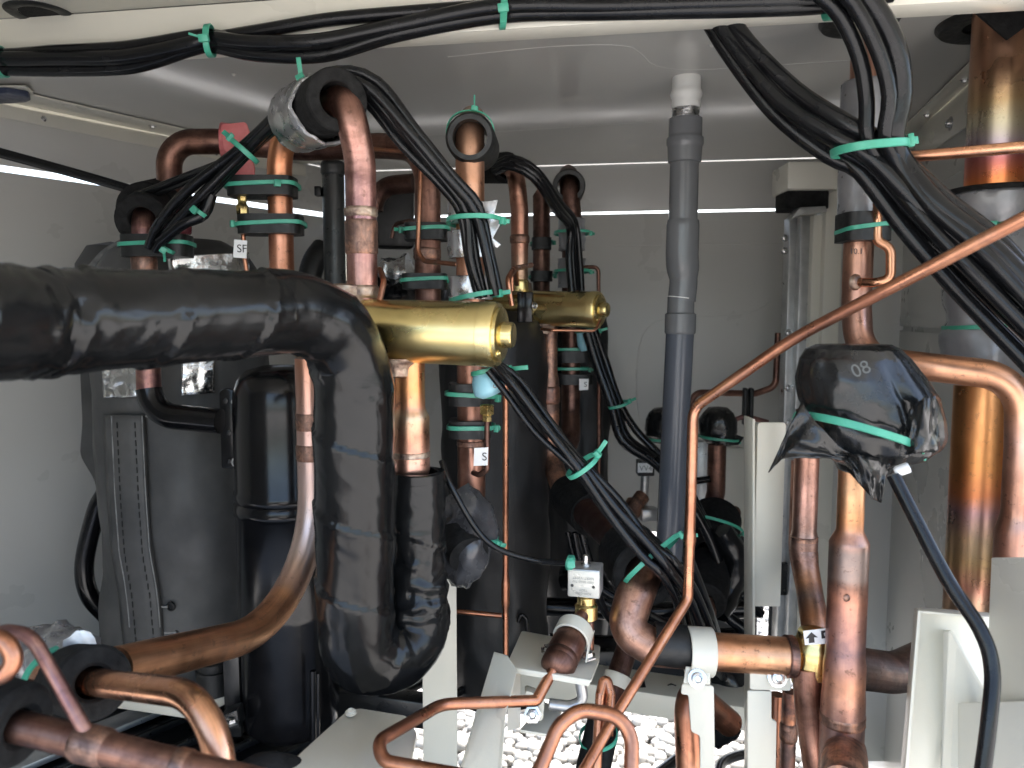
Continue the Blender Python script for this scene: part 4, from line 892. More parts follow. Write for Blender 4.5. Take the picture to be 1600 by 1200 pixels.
def cpost(name, px0, px1, y0, y1, d, label, par=None, dep=.03, m='paint_bracket', rr=.006):
    z0, z1 = P(px0, y1, d), P(px1, y0, d); ym = (y0 + y1) / 2
    x0, x1 = P(px0, ym, d).x, P(px1, ym, d).x
    A = [Vec((x0, d, z0.z)), Vec((x1, d, z0.z)), Vec((x1, d, z1.z)), Vec((x0, d, z1.z))]
    T = par or thing(name, (A[0] + A[1]) / 2, label, 'bracket')
    prism('front_plate', A, Vec((0, .003, 0)), m, T, .001, [0, 0, rr, rr])
    prism('side_plate', [A[0] + Vec((.0, .0035, 0)), A[0] + Vec((0, dep, 0)), A[3] + Vec((0, dep, -rr)), A[3] + Vec((0, .0035, -rr))], Vec((.003, 0, 0)), m, T, .0005)
    return T
t_ = cpost('bracket_post', 660, 714, 902, 1230, .80, 'tall pale beige bracket post right of the taped U bend', rr=.008)
tag_o = cpost('bracket_post', 1180, 1224, 660, 948, .78, 'upper pale bracket post left of the wrapped black bag', rr=.004)
prism('edge_flange', [P(1176, 655, .775), P(1180, 655, .775), P(1180, 1230, .775), P(1176, 1230, .775)], Vec((0, .03, 0)), 'paint_bracket', tag_o, .0005)
CL = thing('pipe_clamp', P(1092, 1050, .66), 'beige strap clamp with screw holding the copper run by foam sleeve', 'clamp')
sleeve('strap', P(1073, 1017, .662), P(1112, 1019, .662), .0196, .0215, 'paint_bracket', CL, 40, .0005)
prism('foot', [P(1072, 1042, .645), P(1110, 1046, .645), P(1110, 1070, .640), P(1068, 1068, .640)], Vec((0, .002, 0)), 'paint_bracket', CL, .0005)
screw(CL, P(1089, 1060, .640), Vec((0, -1, .3)), .0055)
prism('bracket', [P(1066, 1068, .648), P(1116, 1072, .648), P(1118, 1230, .648), P(1094, 1230, .648), P(1094, 1150, .648), P(1080, 1144, .648), P(1076, 1086, .648), P(1064, 1086, .648)], Vec((0, .003, 0)), 'paint_bracket', CL, .001, .003)
EC = tag(tube('elbow_drop', [P(1140, 1130, .74), P(1082, 1082, .70), P(1075, 1110, .69), P(1080, 1230, .68)], .0132, 'copper_tube', None, [0, .03, .03, 0], 22), 'copper drop pipe behind the strap clamp at bottom edge', 'pipe')
CL2 = thing('pipe_clamp', P(1205, 1060, .66), 'beige clamp bracket with screw beside the yellow brass valve', 'clamp')
prism('plate', [P(*q, .655) for q in ((1172, 1046), (1236, 1050), (1236, 1080), (1172, 1078))], Vec((0, .003, 0)), 'paint_bracket', CL2, .001, .002)
prism('lower_plate', [P(*q, .66) for q in ((1168, 1079), (1206, 1080), (1206, 1124), (1214, 1128), (1212, 1240), (1168, 1240))], Vec((0, .003, 0)), 'paint_bracket', CL2, .001, .002)
prism('saddle_ear', [P(*q, .652) for q in ((1228, 1036), (1238, 1024), (1242, 1040), (1234, 1062), (1226, 1062))], Vec((0, .01, 0)), 'paint_bracket', CL2, .0008)
screw(CL2, P(1214, 1058, .654), Vec((0, -1, .3)), .006)
# drain pipe
g0 = col(1071, 180, 1.03); gb = lambda py: Vec((P(1070 - (py - 170) * .018, py, 1.03).x + .0, 1.03, P(1070, py, 1.03).z))
DN = thing('drain_pipe', gb(900), 'grey plastic drain pipe hanging from a white ceiling stub', 'pipe')
gx = lambda py: Vec((P(1071, 200, 1.03).x - (py - 200) * .000006 * 1, 1.03 , g0(py).z))
tube('white_stub', [gx(110), gx(170)], [(0, .0185), (.55, .0185), (.57, .021), (.68, .021), (.7, .0185), (1, .0185)], 'pvc_white', DN, 0, 32, .003)
thr = lambda s, th: .0009 * math.sin(2 * math.pi * (s / .0026 + th / 6.283))
tube('thread', [gx(168), gx(190)], .0172, 'steel', DN, 0, 28, .0006, disp=thr)
tube('adaptor', [gx(186), gx(256)], [(0, .0215), (.42, .0215), (.43, .0240), (.60, .0240), (.61, .0225), (.97, .0215), (1, .018)], 'pvc_grey', DN, 0, 36, .002)
tube('upper_pipe', [gx(250), gx(352)], .0188, 'pvc_grey', DN, 0, 32)
tube('offset_joint', [gx(344), gx(352), gx(400), gx(440) + Vec((.003, 0, 0)), gx(470) + Vec((.001, 0, 0))], [(0, .0205), (.05, .0215), (.55, .0215), (.62, .0210), (.70, .0190), (.72, .0184), (1, .0184)], 'pvc_grey', DN, .08, 36, .003)
tube('coupling', [gx(462), gx(522)], [(0, .0176), (.45, .0178), (.46, .0205), (.97, .0205), (1, .019)], 'pvc_grey', DN, 0, 36, .002)
lathe('white_seam', gx(466), Vec((.12, 0, 1)), [(0, .0180), (0, .0188), (.001, .0188), (.001, .0180)], 'pvc_white', DN, 32, None, True)
tube('lower_pipe', [gx(515), Vec((P(1044, 900, 1.03).x, 1.03, gx(900).z))], .0186, 'pvc_blue', DN, 0, 32)
# rear valve heads etc
def wrapped_head(c, r, label, seed=0, flap=True):
    B = thing('wrapped_valve_head', c, label, 'valve', 'small black wrapped valve heads at the back')
    lathe('wrap', c + Vec((0, 0, -r)), Vec((0, 0, 1)), [(0, r * .5), (.2 * r, r * .75), (.45 * r, r * .98), (.55 * r, r * .94), (.7 * r, r), (1.3 * r, r * .97), (1.7 * r, r * .8), (1.95 * r, r * .5), (2.02 * r, 0)], 'black_bag', B, 36, lambda h, th: r * .10 * nz(h / r * 2, math.cos(th) * 2 + seed, math.sin(th) * 2))
    prism('flap', [c + Vec((r * .6, -r * .6, -r * .3)), c + Vec((r * 1.25, -r * .5, -r * .55)), c + Vec((r * .95, -r * .5, -r * .95)), c + Vec((r * .3, -r * .6, -r * 1.0))], Vec((0, .004, 0)), 'black_bag', B, .001)
    return B
wrapped_head(P(1122, 665, 1.3), pw(30, 1.3), 'small black wrapped valve head at back, right of the drain pipe', 1)
wrapped_head(P(1036, 664, 1.32), pw(28, 1.32), 'small black wrapped valve head at back, half behind the drain pipe', 5)
tie(P(1122, 684, 1.3), Vec((.15, 0, 1)), pw(30, 1.3), pw(30, 1.3), 'dark green tie round the back wrapped head right of drain pipe', tail=0)
tie(P(1036, 686, 1.32), Vec((.1, 0, 1)), pw(28, 1.32), pw(28, 1.32), 'dark green tie round the back wrapped head behind drain pipe', tail=0)
bp2 = col(1119, 760, 1.3)
tag(tube('back_drop_pipe', [bp2(690), bp2(770), P(1110, 800, 1.3), P(1108, 860, 1.28)], .0155, 'copper_brown', None, .05, 20), 'brown copper pipe below the back wrapped valve head', 'pipe')
tp = tag(tube('back_tube', [P(1076, 640, 1.40), P(1086, 613, 1.40), P(1180, 615, 1.42), P(1212, 604, 1.42), P(1216, 520, 1.42)], .0060, 'copper_brown', None, .02, 14), 'thin brown copper tube crossing the back wall with rubber clip', 'tube')
for px in (1164, 1173): box('rubber_clip', P(px, 635, 1.40), 0, (.007, .016, .068), 'black_rubber', tp, .002)
tag(tube('back_tube', [P(1150, 655, 1.40), P(1165, 650, 1.40), P(1200, 660, 1.4)], .0045, 'copper_purple', None, .02, 12), 'thin violet tube end under the rubber clip at back', 'tube')
v4 = thing('service_valve', P(1007, 800, 1.28), 'small service valve with white VV4 label low on back wall', 'valve')
box('coil', P(1008, 730, 1.28), 0, (.028, .026, .026), 'black_steel', v4, .002)
lpl = box('label_plate', P(1008, 731, 1.266), 0, (.025, .001, .016), 'label_white', v4, .0002)
text('VV4', P(1009, 732, 1.2648), Vec((1, 0, 0)), Vec((0, 0, 1)), .0125, 'ink_grey', lpl)
tube('stem', [P(1008, 742, 1.28), P(1006, 790, 1.28)], .007, 'galvanised', v4, 0, 16)
tube('body', [P(985, 800, 1.26), P(1004, 775, 1.28)], [(0, .016), (.5, .018), (.55, .013), (1, .013)], 'copper_weld', v4, 0, 20, .004)
box('union', P(1013, 803, 1.26), R(10), (.03, .026, .022), 'galvanised', v4, .003)
tag(tube('side_outlet', [P(1060, 760, 1.32), P(1085, 752, 1.30), P(1110, 748, 1.29)], .006, 'black_cable', None, .02, 10), 'short black cable from the back wrapped head toward drain pipe', 'cable')
for (q, r0, r1, lab) in (((1110, 852, 1.18), .016, .042, 'round black foam collar low at back right of drain pipe'), ((1100, 930, 1.10), .016, .034, 'lower black foam collar beside the cables at the back')):
    c = P(*q); F = tag(sleeve('foam_collar', c + Vec((-.01, -.03, 0)), c + Vec((.02, .05, .03)), r0, r1, 'black_foam', None, 32, .003), lab, 'foam')
    tube('pipe_end', [c + Vec((-.005, -.03, -.045)), c + Vec((-.002, -.028, -.004)), c + Vec((.012, .04, .02))], .0135, 'copper_brown', F, .02, 18)
tie(P(1112, 822, 1.15), Vec((.3, .4, .8)), .045, .04, 'dark green tie round the black foam collar at back right', tail=0)
tag(tube('drooping_hose', [P(1125, 830, 1.12), P(1150, 870, 1.12), P(1140, 920, 1.12), P(1120, 960, 1.10)], .019, 'black_tape', None, spline=True, seg=20, disp=wrinkle(.003, 40)), 'black wrapped hose drooping from the foam collar', 'hose')
tag(tube('drooping_bag', [P(1120, 1040, .95), P(1140, 1080, .95), P(1132, 1130, .95), P(1118, 1168, .95)], [(0, .022), (.4, .030), (.8, .02), (1, .004)], 'black_bag', None, spline=True, seg=24, disp=wrinkle(.006, 40, 4)), 'black plastic wrap drooping to a point in front of pebbles', 'wrap')
tag(tube('ground_cable', [P(1000, 1230, 1.3), P(1080, 1170, 1.4), P(1190, 1090, 1.5)], .011, 'black_cable', None, spline=True, seg=12), 'black cable lying over the pebbles at the bottom', 'cable')
tag(tube('ground_cable', [P(1120, 1215, 1.2), P(1130, 1190, 1.25), P(1165, 1178, 1.3), P(1180, 1186, 1.3)], .009, 'black_cable', None, spline=True, seg=12), 'black cable loop at bottom edge beside the clamp post', 'cable')
# ------------------------------------------------------------------ right side
t0 = col(1341, 400, .80)
TP = tag(tube('right_riser_pipe', [t0(-30), t0(300), t0(480), P(1343, 558, .785), P(1430, 571, .735), P(1596, 590, .70), col(1592, 750, .70)(700), col(1592, 750, .70)(1000)], [(0, .0146), (.45, .0146), (.52, .0135), (.84, .0135), (.86, .0175), (1, .0178)], copper('copper_right', (.78, .44, .31), (.66, .36, .25), (.46, .26, .2), .34, [(0, BRN, .8), (.16, BRN, .6), (.27, PNK, .3), (.36, (.55, .32, .27), .4), (.40, ORG, .3), (.53, (.84, .44, .26), .7), (.565, (.80, .52, .44), .6), (.60, PNK, .4), (.67, (.55, .3, .25), .5), (.71, STRAW, .5), (.74, (.6, .5, .56), .5)], .85).name, None, [0, 0, .05, .05, .06, .045, 0, 0], 30, .005), 'copper riser on the right that bends across and down at the right edge', 'pipe')
grommet(onz(1343, 30, CZ), .040, 'black grommet in the ceiling where the right copper riser enters', .4)
sleeve('foam_sleeve', t0(218), t0(128), .0152, .0225, 'grey_tape', TP, 36, .002, wrinkle(.0004, 40))
sleeve('tape_sleeve', t0(344), t0(212), .0152, .0222, 'grey_tape', TP, 36, .0006, wrinkle(.0016, 45, 2))
clamp_block(1348, 334, 378, 70, .79, TP, dep=.022)
tie(col(1350, 357, .79)(357), Vec((-.05, 0, 1)), pw(36, .79), .0245, 'green tie round the black rubber clamp on the right riser', ang=15, tail=.012, sqr=4, tdir=Vec((1, 0, .05)))
lathe('braze_ring', P(1337, 441, .788), Vec((.3, -1, 0)), [(0, .0085), (.002, .008), (.004, .0055)], 'braze', TP, 18)
text('10.1', P(1338, 393, .7845), Vec((1, 0, 0)), Vec((0, 0, 1)), .008, 'ink', TP)
tag(tube('impulse_tube', [P(1690, 222, .60), P(1410, 246, .665), P(1388, 258, .70), P(1373, 284, .745), P(1371, 340, .77), P(1370, 376, .77), P(1392, 388, .765), P(1392, 436, .765), P(1368, 442, .77), P(1338, 441, .79)], .0047, 'copper_bright', None, [0, .012, .01, .012, .02, .008, .012, .010, .01, 0], 18, .003), 'thin copper tube from right edge to the right riser pipe with hook', 'tube')
tag(tube('diagonal_tube', [P(1680, 300, .47), P(1240, 528, .60), P(1083, 638, .655), P(1080, 760, .655), P(1075, 936, .645), P(962, 1118, .585), P(908, 1212, .55)], [(0, .0046), (.64, .0046), (.65, .0058), (.66, .0046), (.68, .0044), (1, .0044)], 'copper_tube', None, [0, .25, .02, .1, .012, .1, 0], 20, .004), 'long thin copper tube slanting across from right edge to bottom centre', 'tube')
# big right pipe
uc = col(1553, 300, .80)
UPm = copper('copper_big', (.84, .42, .19), (.74, .36, .17), (.55, .27, .15), .28, [(0, (.42, .22, .15), .9), (.10, (.46, .27, .18), .9), (.13, (.50, .36, .20), .85), (.15, (.56, .54, .40), .85), (.165, (.44, .40, .46), .85), (.185, (.46, .14, .15), .9), (.205, (.78, .22, .08), .9), (.23, FIRE, .8), (.42, (.74, .36, .15), .7), (.50, FIRE, .85), (.53, (.80, .28, .12), .85), (.55, (.52, .32, .36), .8), (.575, (.48, .42, .30), .6), (.60, STRAW, .8), (.625, (.62, .30, .22), .85), (.65, (.52, .44, .32), .5), (.70, (.5, .3, .25), .8)], .8, 10, .3)
UP = tag(tube('main_riser_pipe', [uc(-45), uc(1100)], .0275, UPm.name, None, 0, 44, .006), 'thick heat-tinted copper riser with grey taped middle at the right edge', 'pipe')
grommet(onz(1548, 34, CZ), .052, 'black grommet in the ceiling around the thick right copper riser', .5)
uf = lambda s, th: .0
sleeve('tape_sleeve', uc(442), uc(303), .0285, .0435, 'grey_tape', UP, 48, .003, wrinkle(.0022, 40, 1, lambda s, th: -.006 * math.exp(-((s - .052) / .012) ** 2)))
sleeve('tape_sleeve', uc(600), uc(436), .0285, .0420, 'grey_tape', UP, 48, .003, wrinkle(.0026, 40, 7, lambda s, th: -.005 * math.exp(-((s - .068) / .012) ** 2)))
lathe('foam_end', uc(303), Vec((0, 0, 1)), [(0, .029), (0, .044), (.004, .044), (.005, .043), (.005, .029)], 'black_foam', UP, 48, None, True)
prism('foam_corner', [P(*q, .762) for q in ((1523, 18), (1640, 14), (1575, 62))], Vec((0, .003, 0)), 'black_foam', UP, .0006)
tie(uc(360), Vec((.05, 0, 1)), .041, .041, 'green tie round upper grey taped sleeve of the thick right riser', ang=120, tail=.02)
tie(uc(510), Vec((0, 0, 1)), .0385, .0385, 'green tie round lower grey taped sleeve of the thick right riser', ang=-30, tail=0)
# black bag over the actuator
def bag():
    c = P(1345, 545, .62); B = thing('wrapped_actuator', P(1330, 760, .62), 'large crumpled black plastic bag tied over a valve actuator', 'valve')
    k = .62 / FOC
    # outline by height: (py, left px, right px, depth half px)
    rows = [(538, 1278, 1388, 40), (545, 1262, 1402, 56), (560, 1252, 1418, 66), (590, 1248, 1440, 78), (620, 1252, 1460, 86), (650, 1255, 1468, 90), (675, 1262, 1468, 88), (700, 1268, 1462, 82), (712, 1290, 1444, 70), (722, 1306, 1408, 52), (735, 1312, 1392, 40)]
    vs, fs = [], []; seg = 72
    rr = []
    for i in range(len(rows) - 1):
        for s in range(5):
            t = s / 5; rr.append([rows[i][q] * (1 - t) + rows[i + 1][q] * t for q in range(4)])
    rr.append(list(rows[-1]))
    for (py, a, b, dp) in rr:
        hw = (b - a) / 2; cx = (a + b) / 2; base = P(cx, py, .62)
        v = (py - 538) / 190
        for j in range(seg):
            th = 2 * math.pi * j / seg
            fold = 1 + .05 * nz(math.cos(th) * 2.2, math.sin(th) * 2.2, v * 1.6) + .05 * nz(math.cos(th) * 5, math.sin(th) * 5, v * 2 + 5) + .03 * nz(math.cos(th) * 9, math.sin(th) * 9, v * 6 + 2)
            # deep vertical pleats on the front
            for (t0_, wd, dep) in ((4.95, .10, .17), (4.42, .07, .07), (5.45, .08, .08)):
                fold -= dep * math.exp(-((th - t0_ - .15 * (v - .5)) / wd) ** 2) * max(0, min(1, (v - .12) * 3))
            # waist where the tie sits
            fold -= .05 * math.exp(-((v - (.72 + .18 * math.cos(th))) / .05) ** 2)
            ct, st = math.cos(th), math.sin(th)
            vs.append(base + Vec((hw * k * ct * fold, dp * k * st * fold, 0)))
    n = len(rr)
    for i in range(n - 1):
        for j in range(seg): fs.append((i * seg + j, (i + 1) * seg + j, (i + 1) * seg + (j + 1) % seg, i * seg + (j + 1) % seg))
    fs.append(tuple(range(seg))); fs.append(tuple(reversed([(n - 1) * seg + j for j in range(seg)])))
    link('bag', vs, fs, 'black_bag', B, None, True, 70)
    def flap(name, pts, dd, amp=.004, seed=0):
        # a crumpled sheet between two edges (top edge list, bottom edge list)
        top, bot = pts; m, n2 = 20, 12; vv, ff = [], []
        for i in range(n2 + 1):
            for j in range(m + 1):
                s, t = j / m, i / n2
                def ip(L):
                    x = s * (len(L) - 1); a = min(int(x), len(L) - 2); f_ = x - a
                    return (L[a][0] * (1 - f_) + L[a + 1][0] * f_, L[a][1] * (1 - f_) + L[a + 1][1] * f_)
                A, C = ip(top), ip(bot); px = A[0] * (1 - t) + C[0] * t; py = A[1] * (1 - t) + C[1] * t
                vv.append(P(px, py, dd + amp * (nz(s * 4 + seed, t * 2, 1) * 1.6 + .6 * nz(s * 9, t * 5, seed)) + .012 * math.cos(s * 3.14) ** 2))
        for i in range(n2):
            for j in range(m):
                q = i * (m + 1) + j; ff.append((q, q + m + 1, q + m + 2, q + 1))
        o = link(name, vv, ff, 'black_bag', B, None, True); md = o.modifiers.new('t', 'SOLIDIFY'); md.thickness = .0008
    flap('skirt', ([(1252, 628), (1275, 660), (1320, 705), (1360, 716)], [(1200, 738), (1222, 715), (1290, 716), (1345, 722)]), .578, .006, 1)
    flap('skirt', ([(1312, 705), (1350, 712), (1392, 720)], [(1330, 742), (1362, 778), (1376, 786)]), .575, .006, 5)
    flap('skirt', ([(1420, 640), (1445, 620), (1462, 618)], [(1405, 712), (1440, 708), (1470, 705)]), .555, .004, 9)
    lathe('ferrule', P(1398, 738, .575), Vec((.6, -.2, .3)), [(0, .003), (.002, .0042), (.010, .0042), (.011, .003), (.011, 0)], 'label_white', B, 16)
    for s, q, sz in (('08', (1344, 578, .5515), .0135), ):
        text(s, P(*q), Vec((1, -.05, .40)).normalized(), Vec((-.40, .30, 1)).normalized(), sz, 'ink_dim', B, depth=.002)
    return B
bag()
tie(P(1338, 676, .61), Vec((.36, .10, 1)), pw(92, .61), pw(100, .61), 'green tie slanting round the large black plastic bag', ang=20, tail=.006, e1=Vec((1, 0, -.36)), wd=.0062, sqr=2.2)
VC = tag(tube('actuator_cable', [P(1396, 742, .575), P(1420, 790, .565), P(1480, 905, .54), P(1532, 985, .52), P(1550, 1045, .51), P(1546, 1120, .50), P(1532, 1230, .49)], .0052, 'black_cable', None, spline=True, seg=18), 'thick black cable hanging from the plastic bag down the right side', 'cable')
vc = col(1325, 900, .63)
VP = tag(tube('actuator_pipe', [vc(700), vc(848), vc(1230)], [(0, .0108), (.235, .0108), (.27, .0160), (.60, .0160), (.63, .0172), (.70, .0172), (.73, .018), (1, .018)], copper('copper_actuator', (.70, .38, .26), (.5, .29, .22), (.28, .18, .16), .40, [(0, ORG, .6), (.035, (.66, .40, .2), .6), (.06, (.72, .34, .14), .7), (.076, (.5, .25, .18), .6), (.088, GRY, .9), (.108, GRY, .85), (.115, DRK, .6), (.13, (.70, .32, .22), .6), (.17, (.24, .17, .2), .7), (.20, (.66, .32, .2), .6), (.23, (.3, .19, .18), .7), (.28, (.36, .27, .23), .8)], .32, 26, .6).name, None, 0, 36, .0025), 'swaged copper pipe under the plastic bag running down to a tee', 'pipe')
collar(VP, vc(1112), vc(1094), .0180, 'braze', 'joint'); collar(VP, vc(1135), vc(1108), .0186, 'copper_weld', 'coupling')
lathe('dimple', P(1323, 935, .614), Vec((0, -1, 0)), [(0, .003), (.0008, .0022), (.0012, 0)], 'copper_weld', VP, 12)
tube('tee_branch', [P(1322, 1172, .63), P(1318, 1200, .585), P(1316, 1230, .56)], [(0, .0165), (.4, .0180), (1, .0172)], 'copper_weld', VP, .02, 28, .004)
w0 = col(1259, 760, .74)
WP = tag(tube('left_drop_pipe', [w0(640), w0(860), P(1262, 905, .73), P(1275, 985, .69), P(1272, 1020, .68)], [(0, .0117), (.50, .0117), (.53, .0132), (.60, .0132), (.64, .0120), (1, .0128)], copper('copper_drop', PNK, (.54, .32, .26), BRN, .38, [(0, BRN, .6), (.04, PNK, .5), (.09, (.62, .36, .30), .5), (.12, GRY, .5), (.15, BRN, .5), (.17, (.8, .4, .2), .5), (.19, GRY, .6), (.21, ORG, .5), (.23, GRY, .6)], .3, 30, .6).name, None, [0, 0, .05, .05, 0], 26, .004), 'brown copper drop pipe left of the bag into the yellow brass valve', 'pipe')
collar(WP, w0(848), w0(834), .0134, 'copper_weld', 'joint')
tag(tube('thin_drop_pipe', [col(1244, 800, .77)(720), col(1244, 800, .77)(860), P(1250, 900, .76), P(1262, 960, .74)], .0065, 'copper_pink', None, .05, 16), 'narrow copper pipe close behind the brown drop pipe', 'pipe')
YV = thing('check_valve', P(1265, 1060, .645), 'yellow brass check valve with white arrow label', 'valve')
lathe('body', P(1263, 1072, .662), Vec((.10, -.05, 1)), [(0, .0125), (.002, .0150), (.012, .0165), (.014, .0190), (.030, .0195), (.040, .0190), (.043, .0165), (.050, .0160), (.052, .0130)], 'brass', YV, 36)
sleeve('weld_ring', P(1226, 1025, .660), P(1240, 1026, .660), .0160, .0185, 'copper_burnt', YV, 30, .001)
arl = prism('arrow_label', [P(*q, .6405) for q in ((1255, 986), (1290, 982), (1290, 1006), (1258, 1008))], Vec((0, .0006, .0)), 'label_white', YV, 0)
prism('arrow', [P(*q, .6398) for q in ((1268, 988), (1278, 996), (1272, 996), (1273, 1004), (1264, 1005), (1264, 997), (1259, 998))], Vec((0, .0003, 0)), 'ink', arl, 0)
prism('glyph', [P(*q, .6398) for q in ((1283, 986), (1291, 985), (1291, 988), (1287, 989), (1288, 994), (1291, 994), (1291, 997), (1284, 998))], Vec((0, .0003, 0)), 'ink', arl, 0)
lp = col(1262, 1120, .655)
LW = tag(tube('lower_drop_pipe', [P(1262, 1040, .655), lp(1080), P(1268, 1130, .655), P(1285, 1240, .645)], .0130, 'copper_pink', None, .06, 24), 'copper pipe leaving the yellow brass valve downwards', 'pipe')
tag(tube('inner_drop_pipe', [P(1288, 1050, .66), P(1290, 1120, .66), P(1300, 1240, .655)], .0125, 'copper_weld', None, .06, 22), 'dull copper pipe between yellow valve and the swaged tee pipe', 'pipe')
q = col(1232, 1150, .74)
o = tag(tube('clamped_drop_pipe', [q(1080), q(1240)], .0075, 'copper_burnt', None, 0, 18), 'thin burnt copper pipe behind the clamp bracket at bottom', 'pipe'); collar(o, q(1158), q(1128), .009, 'copper_weld', 'joint')
q = col(1212, 1150, .78); tag(tube('clamped_drop_pipe', [q(1085), q(1240)], .0075, 'copper_tube', None, 0, 18), 'thin orange copper pipe next to the clamp bracket plate at bottom', 'pipe')
tag(tube('stub_pipe', [P(1325, 1042, .67), P(1400, 1052, .69), P(1470, 1020, .72)], .0188, 'copper_stub', None, .06, 30), 'grey-brown copper stub pipe passing behind the swaged pipe into beige box', 'pipe')
# right lower boxes
GB = thing('gusset_box', P(1490, 1200, .56), 'beige sheet metal gusset box with rivet at lower right', 'bracket')
prism('back_plate', [P(1436, 954, .64), P(1552, 963, .63), P(1560, 1250, .63), P(1410, 1250, .60)], Vec((0, .003, 0)), 'paint_bracket', GB, .001, [.004, .002, 0, 0])
prism('edge_lip', [P(1434, 950, .638), P(1440, 954, .60), P(1416, 1250, .57), P(1408, 1250, .60)], Vec((-.003, 0, 0)), 'paint_bracket', GB, .0008)
prism('top_lip', [P(1436, 952, .637), P(1552, 961, .628), P(1550, 968, .60), P(1438, 958, .605)], Vec((0, 0, .002)), 'paint_bracket', GB, .0006)
prism('rib', [P(1473, 985, .635), P(1482, 985, .61), P(1560, 1110, .60), P(1560, 1260, .58), P(1468, 1260, .60)], Vec((.003, .001, 0)), 'paint_bracket', GB, .0008)
screw(GB, P(1456, 1020, .637), Vec((0, -1, 0)), .004, 'rivet', 'paint_bracket')
CBX = thing('cover_box', P(1590, 1200, .5), 'smooth off-white cover box at the lower right corner', 'cover')
prism('front', [P(1552, 872, .60), P(1680, 870, .50), P(1680, 1260, .50), P(1536, 1260, .58)], Vec((0, .003, 0)), 'paint', CBX, .001, [.003, 0, 0, 0])
prism('shelf', [P(1500, 1100, .585), P(1680, 1095, .50), P(1680, 1260, .49), P(1500, 1260, .57)], Vec((0, .003, 0)), 'paint', CBX, .001)
# ------------------------------------------------------------------ cables
def fl_pt(px, py, off=.012):     # just in front of the beam flange
    cx = (px - 800) / FOC; cy = (600 - py) / FOC; yy = cp + sp_ * cy
    # beam line: d = .80 - .163*(x+.533)
    t = (.80 - .163 * .533 - off) / (yy + .163 * cx)
    return Vec((cx * t, yy * t, CAMZ + t * (-sp_ + cp * cy)))
bundle(3, [fl_pt(*q) for q in ((-80, 92), (0, 96), (90, 96), (200, 92), (300, 70), (330, 64), (400, 78), (500, 72), (620, 46), (780, 18), (960, 10), (1150, 6), (1290, 2), (1400, -20))], [.010, .008, .009, .010, .007, .006, .009, .009, .007, .006, .007, .007, .006, .01], .0080, 'black cable of the bundle tied along the front ceiling beam', 'cables along the ceiling beam')
tag(tube('cable', [fl_pt(*q, .006) for q in ((325, 62), (420, 46), (520, 30), (660, 18), (790, 8), (900, -6))], .0062, 'black_cable', None, spline=True, seg=12), 'separate black cable climbing above the beam bundle to the top edge', 'cable')
for q, lab, tl in (((2, 97), 'green tie on the beam cable bundle at the left edge', Vec((0, -.3, -1))), ((328, 64), 'green tie on the beam cable bundle above the left copper arch', Vec((-1, -.2, .25))), ((786, 18), 'green tie on the beam cable bundle at top centre', Vec((0, -.3, -1))), ((1300, 2), 'green tie on the beam cables where they turn down at top right', Vec((-.5, -.3, -1)))):
    tie(fl_pt(*q), Vec((1, 0, .1)), .013, .013, lab, ang=100, tail=.012, e1=Vec((0, 0, 1)), tdir=tl, wd=.006)
# bundle turning down at top right, and the diagonal bundle
bundle(3, [P(1290, -25, .62), P(1330, 10, .62), P(1366, 80, .625), P(1378, 150, .63), P(1374, 215, .635), P(1396, 262, .64), P(1450, 330, .625), P(1530, 405, .605), P(1640, 520, .58), P(1730, 610, .56)], [.012, .013, .016, .015, .012, .010, .010, .012, .014, .014], .0078, 'black cable dropping from top right beam end to the diagonal bundle', 'cables dropping from the beam end', mixing=.5, seg=14)
bundle(7, [P(1118, 20, .72), P(1160, 80, .71), P(1230, 160, .69), P(1310, 218, .665), P(1362, 250, .655), P(1440, 335, .645), P(1520, 415, .63), P(1600, 490, .61), P(1720, 620, .58)], [.010, .011, .014, .018, .016, .021, .026, .028, .03], .0068, 'black cable of the thick bundle running diagonally across the upper right', 'diagonal cables at upper right', mixing=.5, seg=14)
tie(P(1358, 232, .645), Vec((.15, 0, -1)), .0275, .025, 'green tie joining the diagonal cable bundle above the right riser', ang=20, tail=.008, e1=Vec((1, 0, .15)), wd=.0068, sqr=2.6)
# over the arch
bundle(3, [P(-80, 220, .92), P(0, 240, .92), P(110, 270, .91), P(215, 300, .90), P(250, 310, .90)], [.006, .004, .0035, .003, .004], .0036, 'thin black cable entering from the left edge to the foam rings', 'thin cables at the left edge', mixing=.4)
bundle(6, [P(240, 388, .84), P(262, 355, .83), P(312, 304, .82), P(384, 236, .80), P(434, 190, .77), P(480, 148, .72), P(530, 128, .69), P(580, 145, .69), P(640, 215, .69), P(700, 285, .70), P(735, 330, .715), P(748, 400, .718), P(762, 462, .72)], [.006, .011, .013, .006, .006, .007, .010, .011, .010, .008, .010, .013, .012], .0042, 'black cable of the harness looping over the front copper arch', 'harness cables over the front arch', mixing=.6)
bundle(2, [P(215, 305, .88), P(280, 282, .86), P(340, 256, .83), P(384, 236, .80)], [.006, .006, .005, .003], .0038, 'thin black cable fanning from the pink tape to the left foam rings', 'cables fanning left')
tag(tube('cable_end', [P(250, 378, .83), P(285, 350, .82), P(318, 335, .82), P(330, 304, .82)], .0062, 'black_cable', None, spline=True, seg=12), 'cut black cable end pointing up beside the left foam rings', 'cable')
tie(P(312, 332, .82), Vec((.7, 0, .7)), .008, .008, 'small green tie on the cut cable end at left', ang=100, tail=.006)
tie(P(382, 236, .80), Vec((.7, 0, .65)), .0155, .014, 'green tie on the harness in front of the pink tape', ang=150, tail=.012, wd=.0055)
tie(P(487, 146, .715), Vec((.8, 0, .45)), .014, .02, 'green tie with upright tail at top of the silver taped collar', ang=120, tail=.016, tdir=Vec((-.1, -.1, 1)), wd=.005)
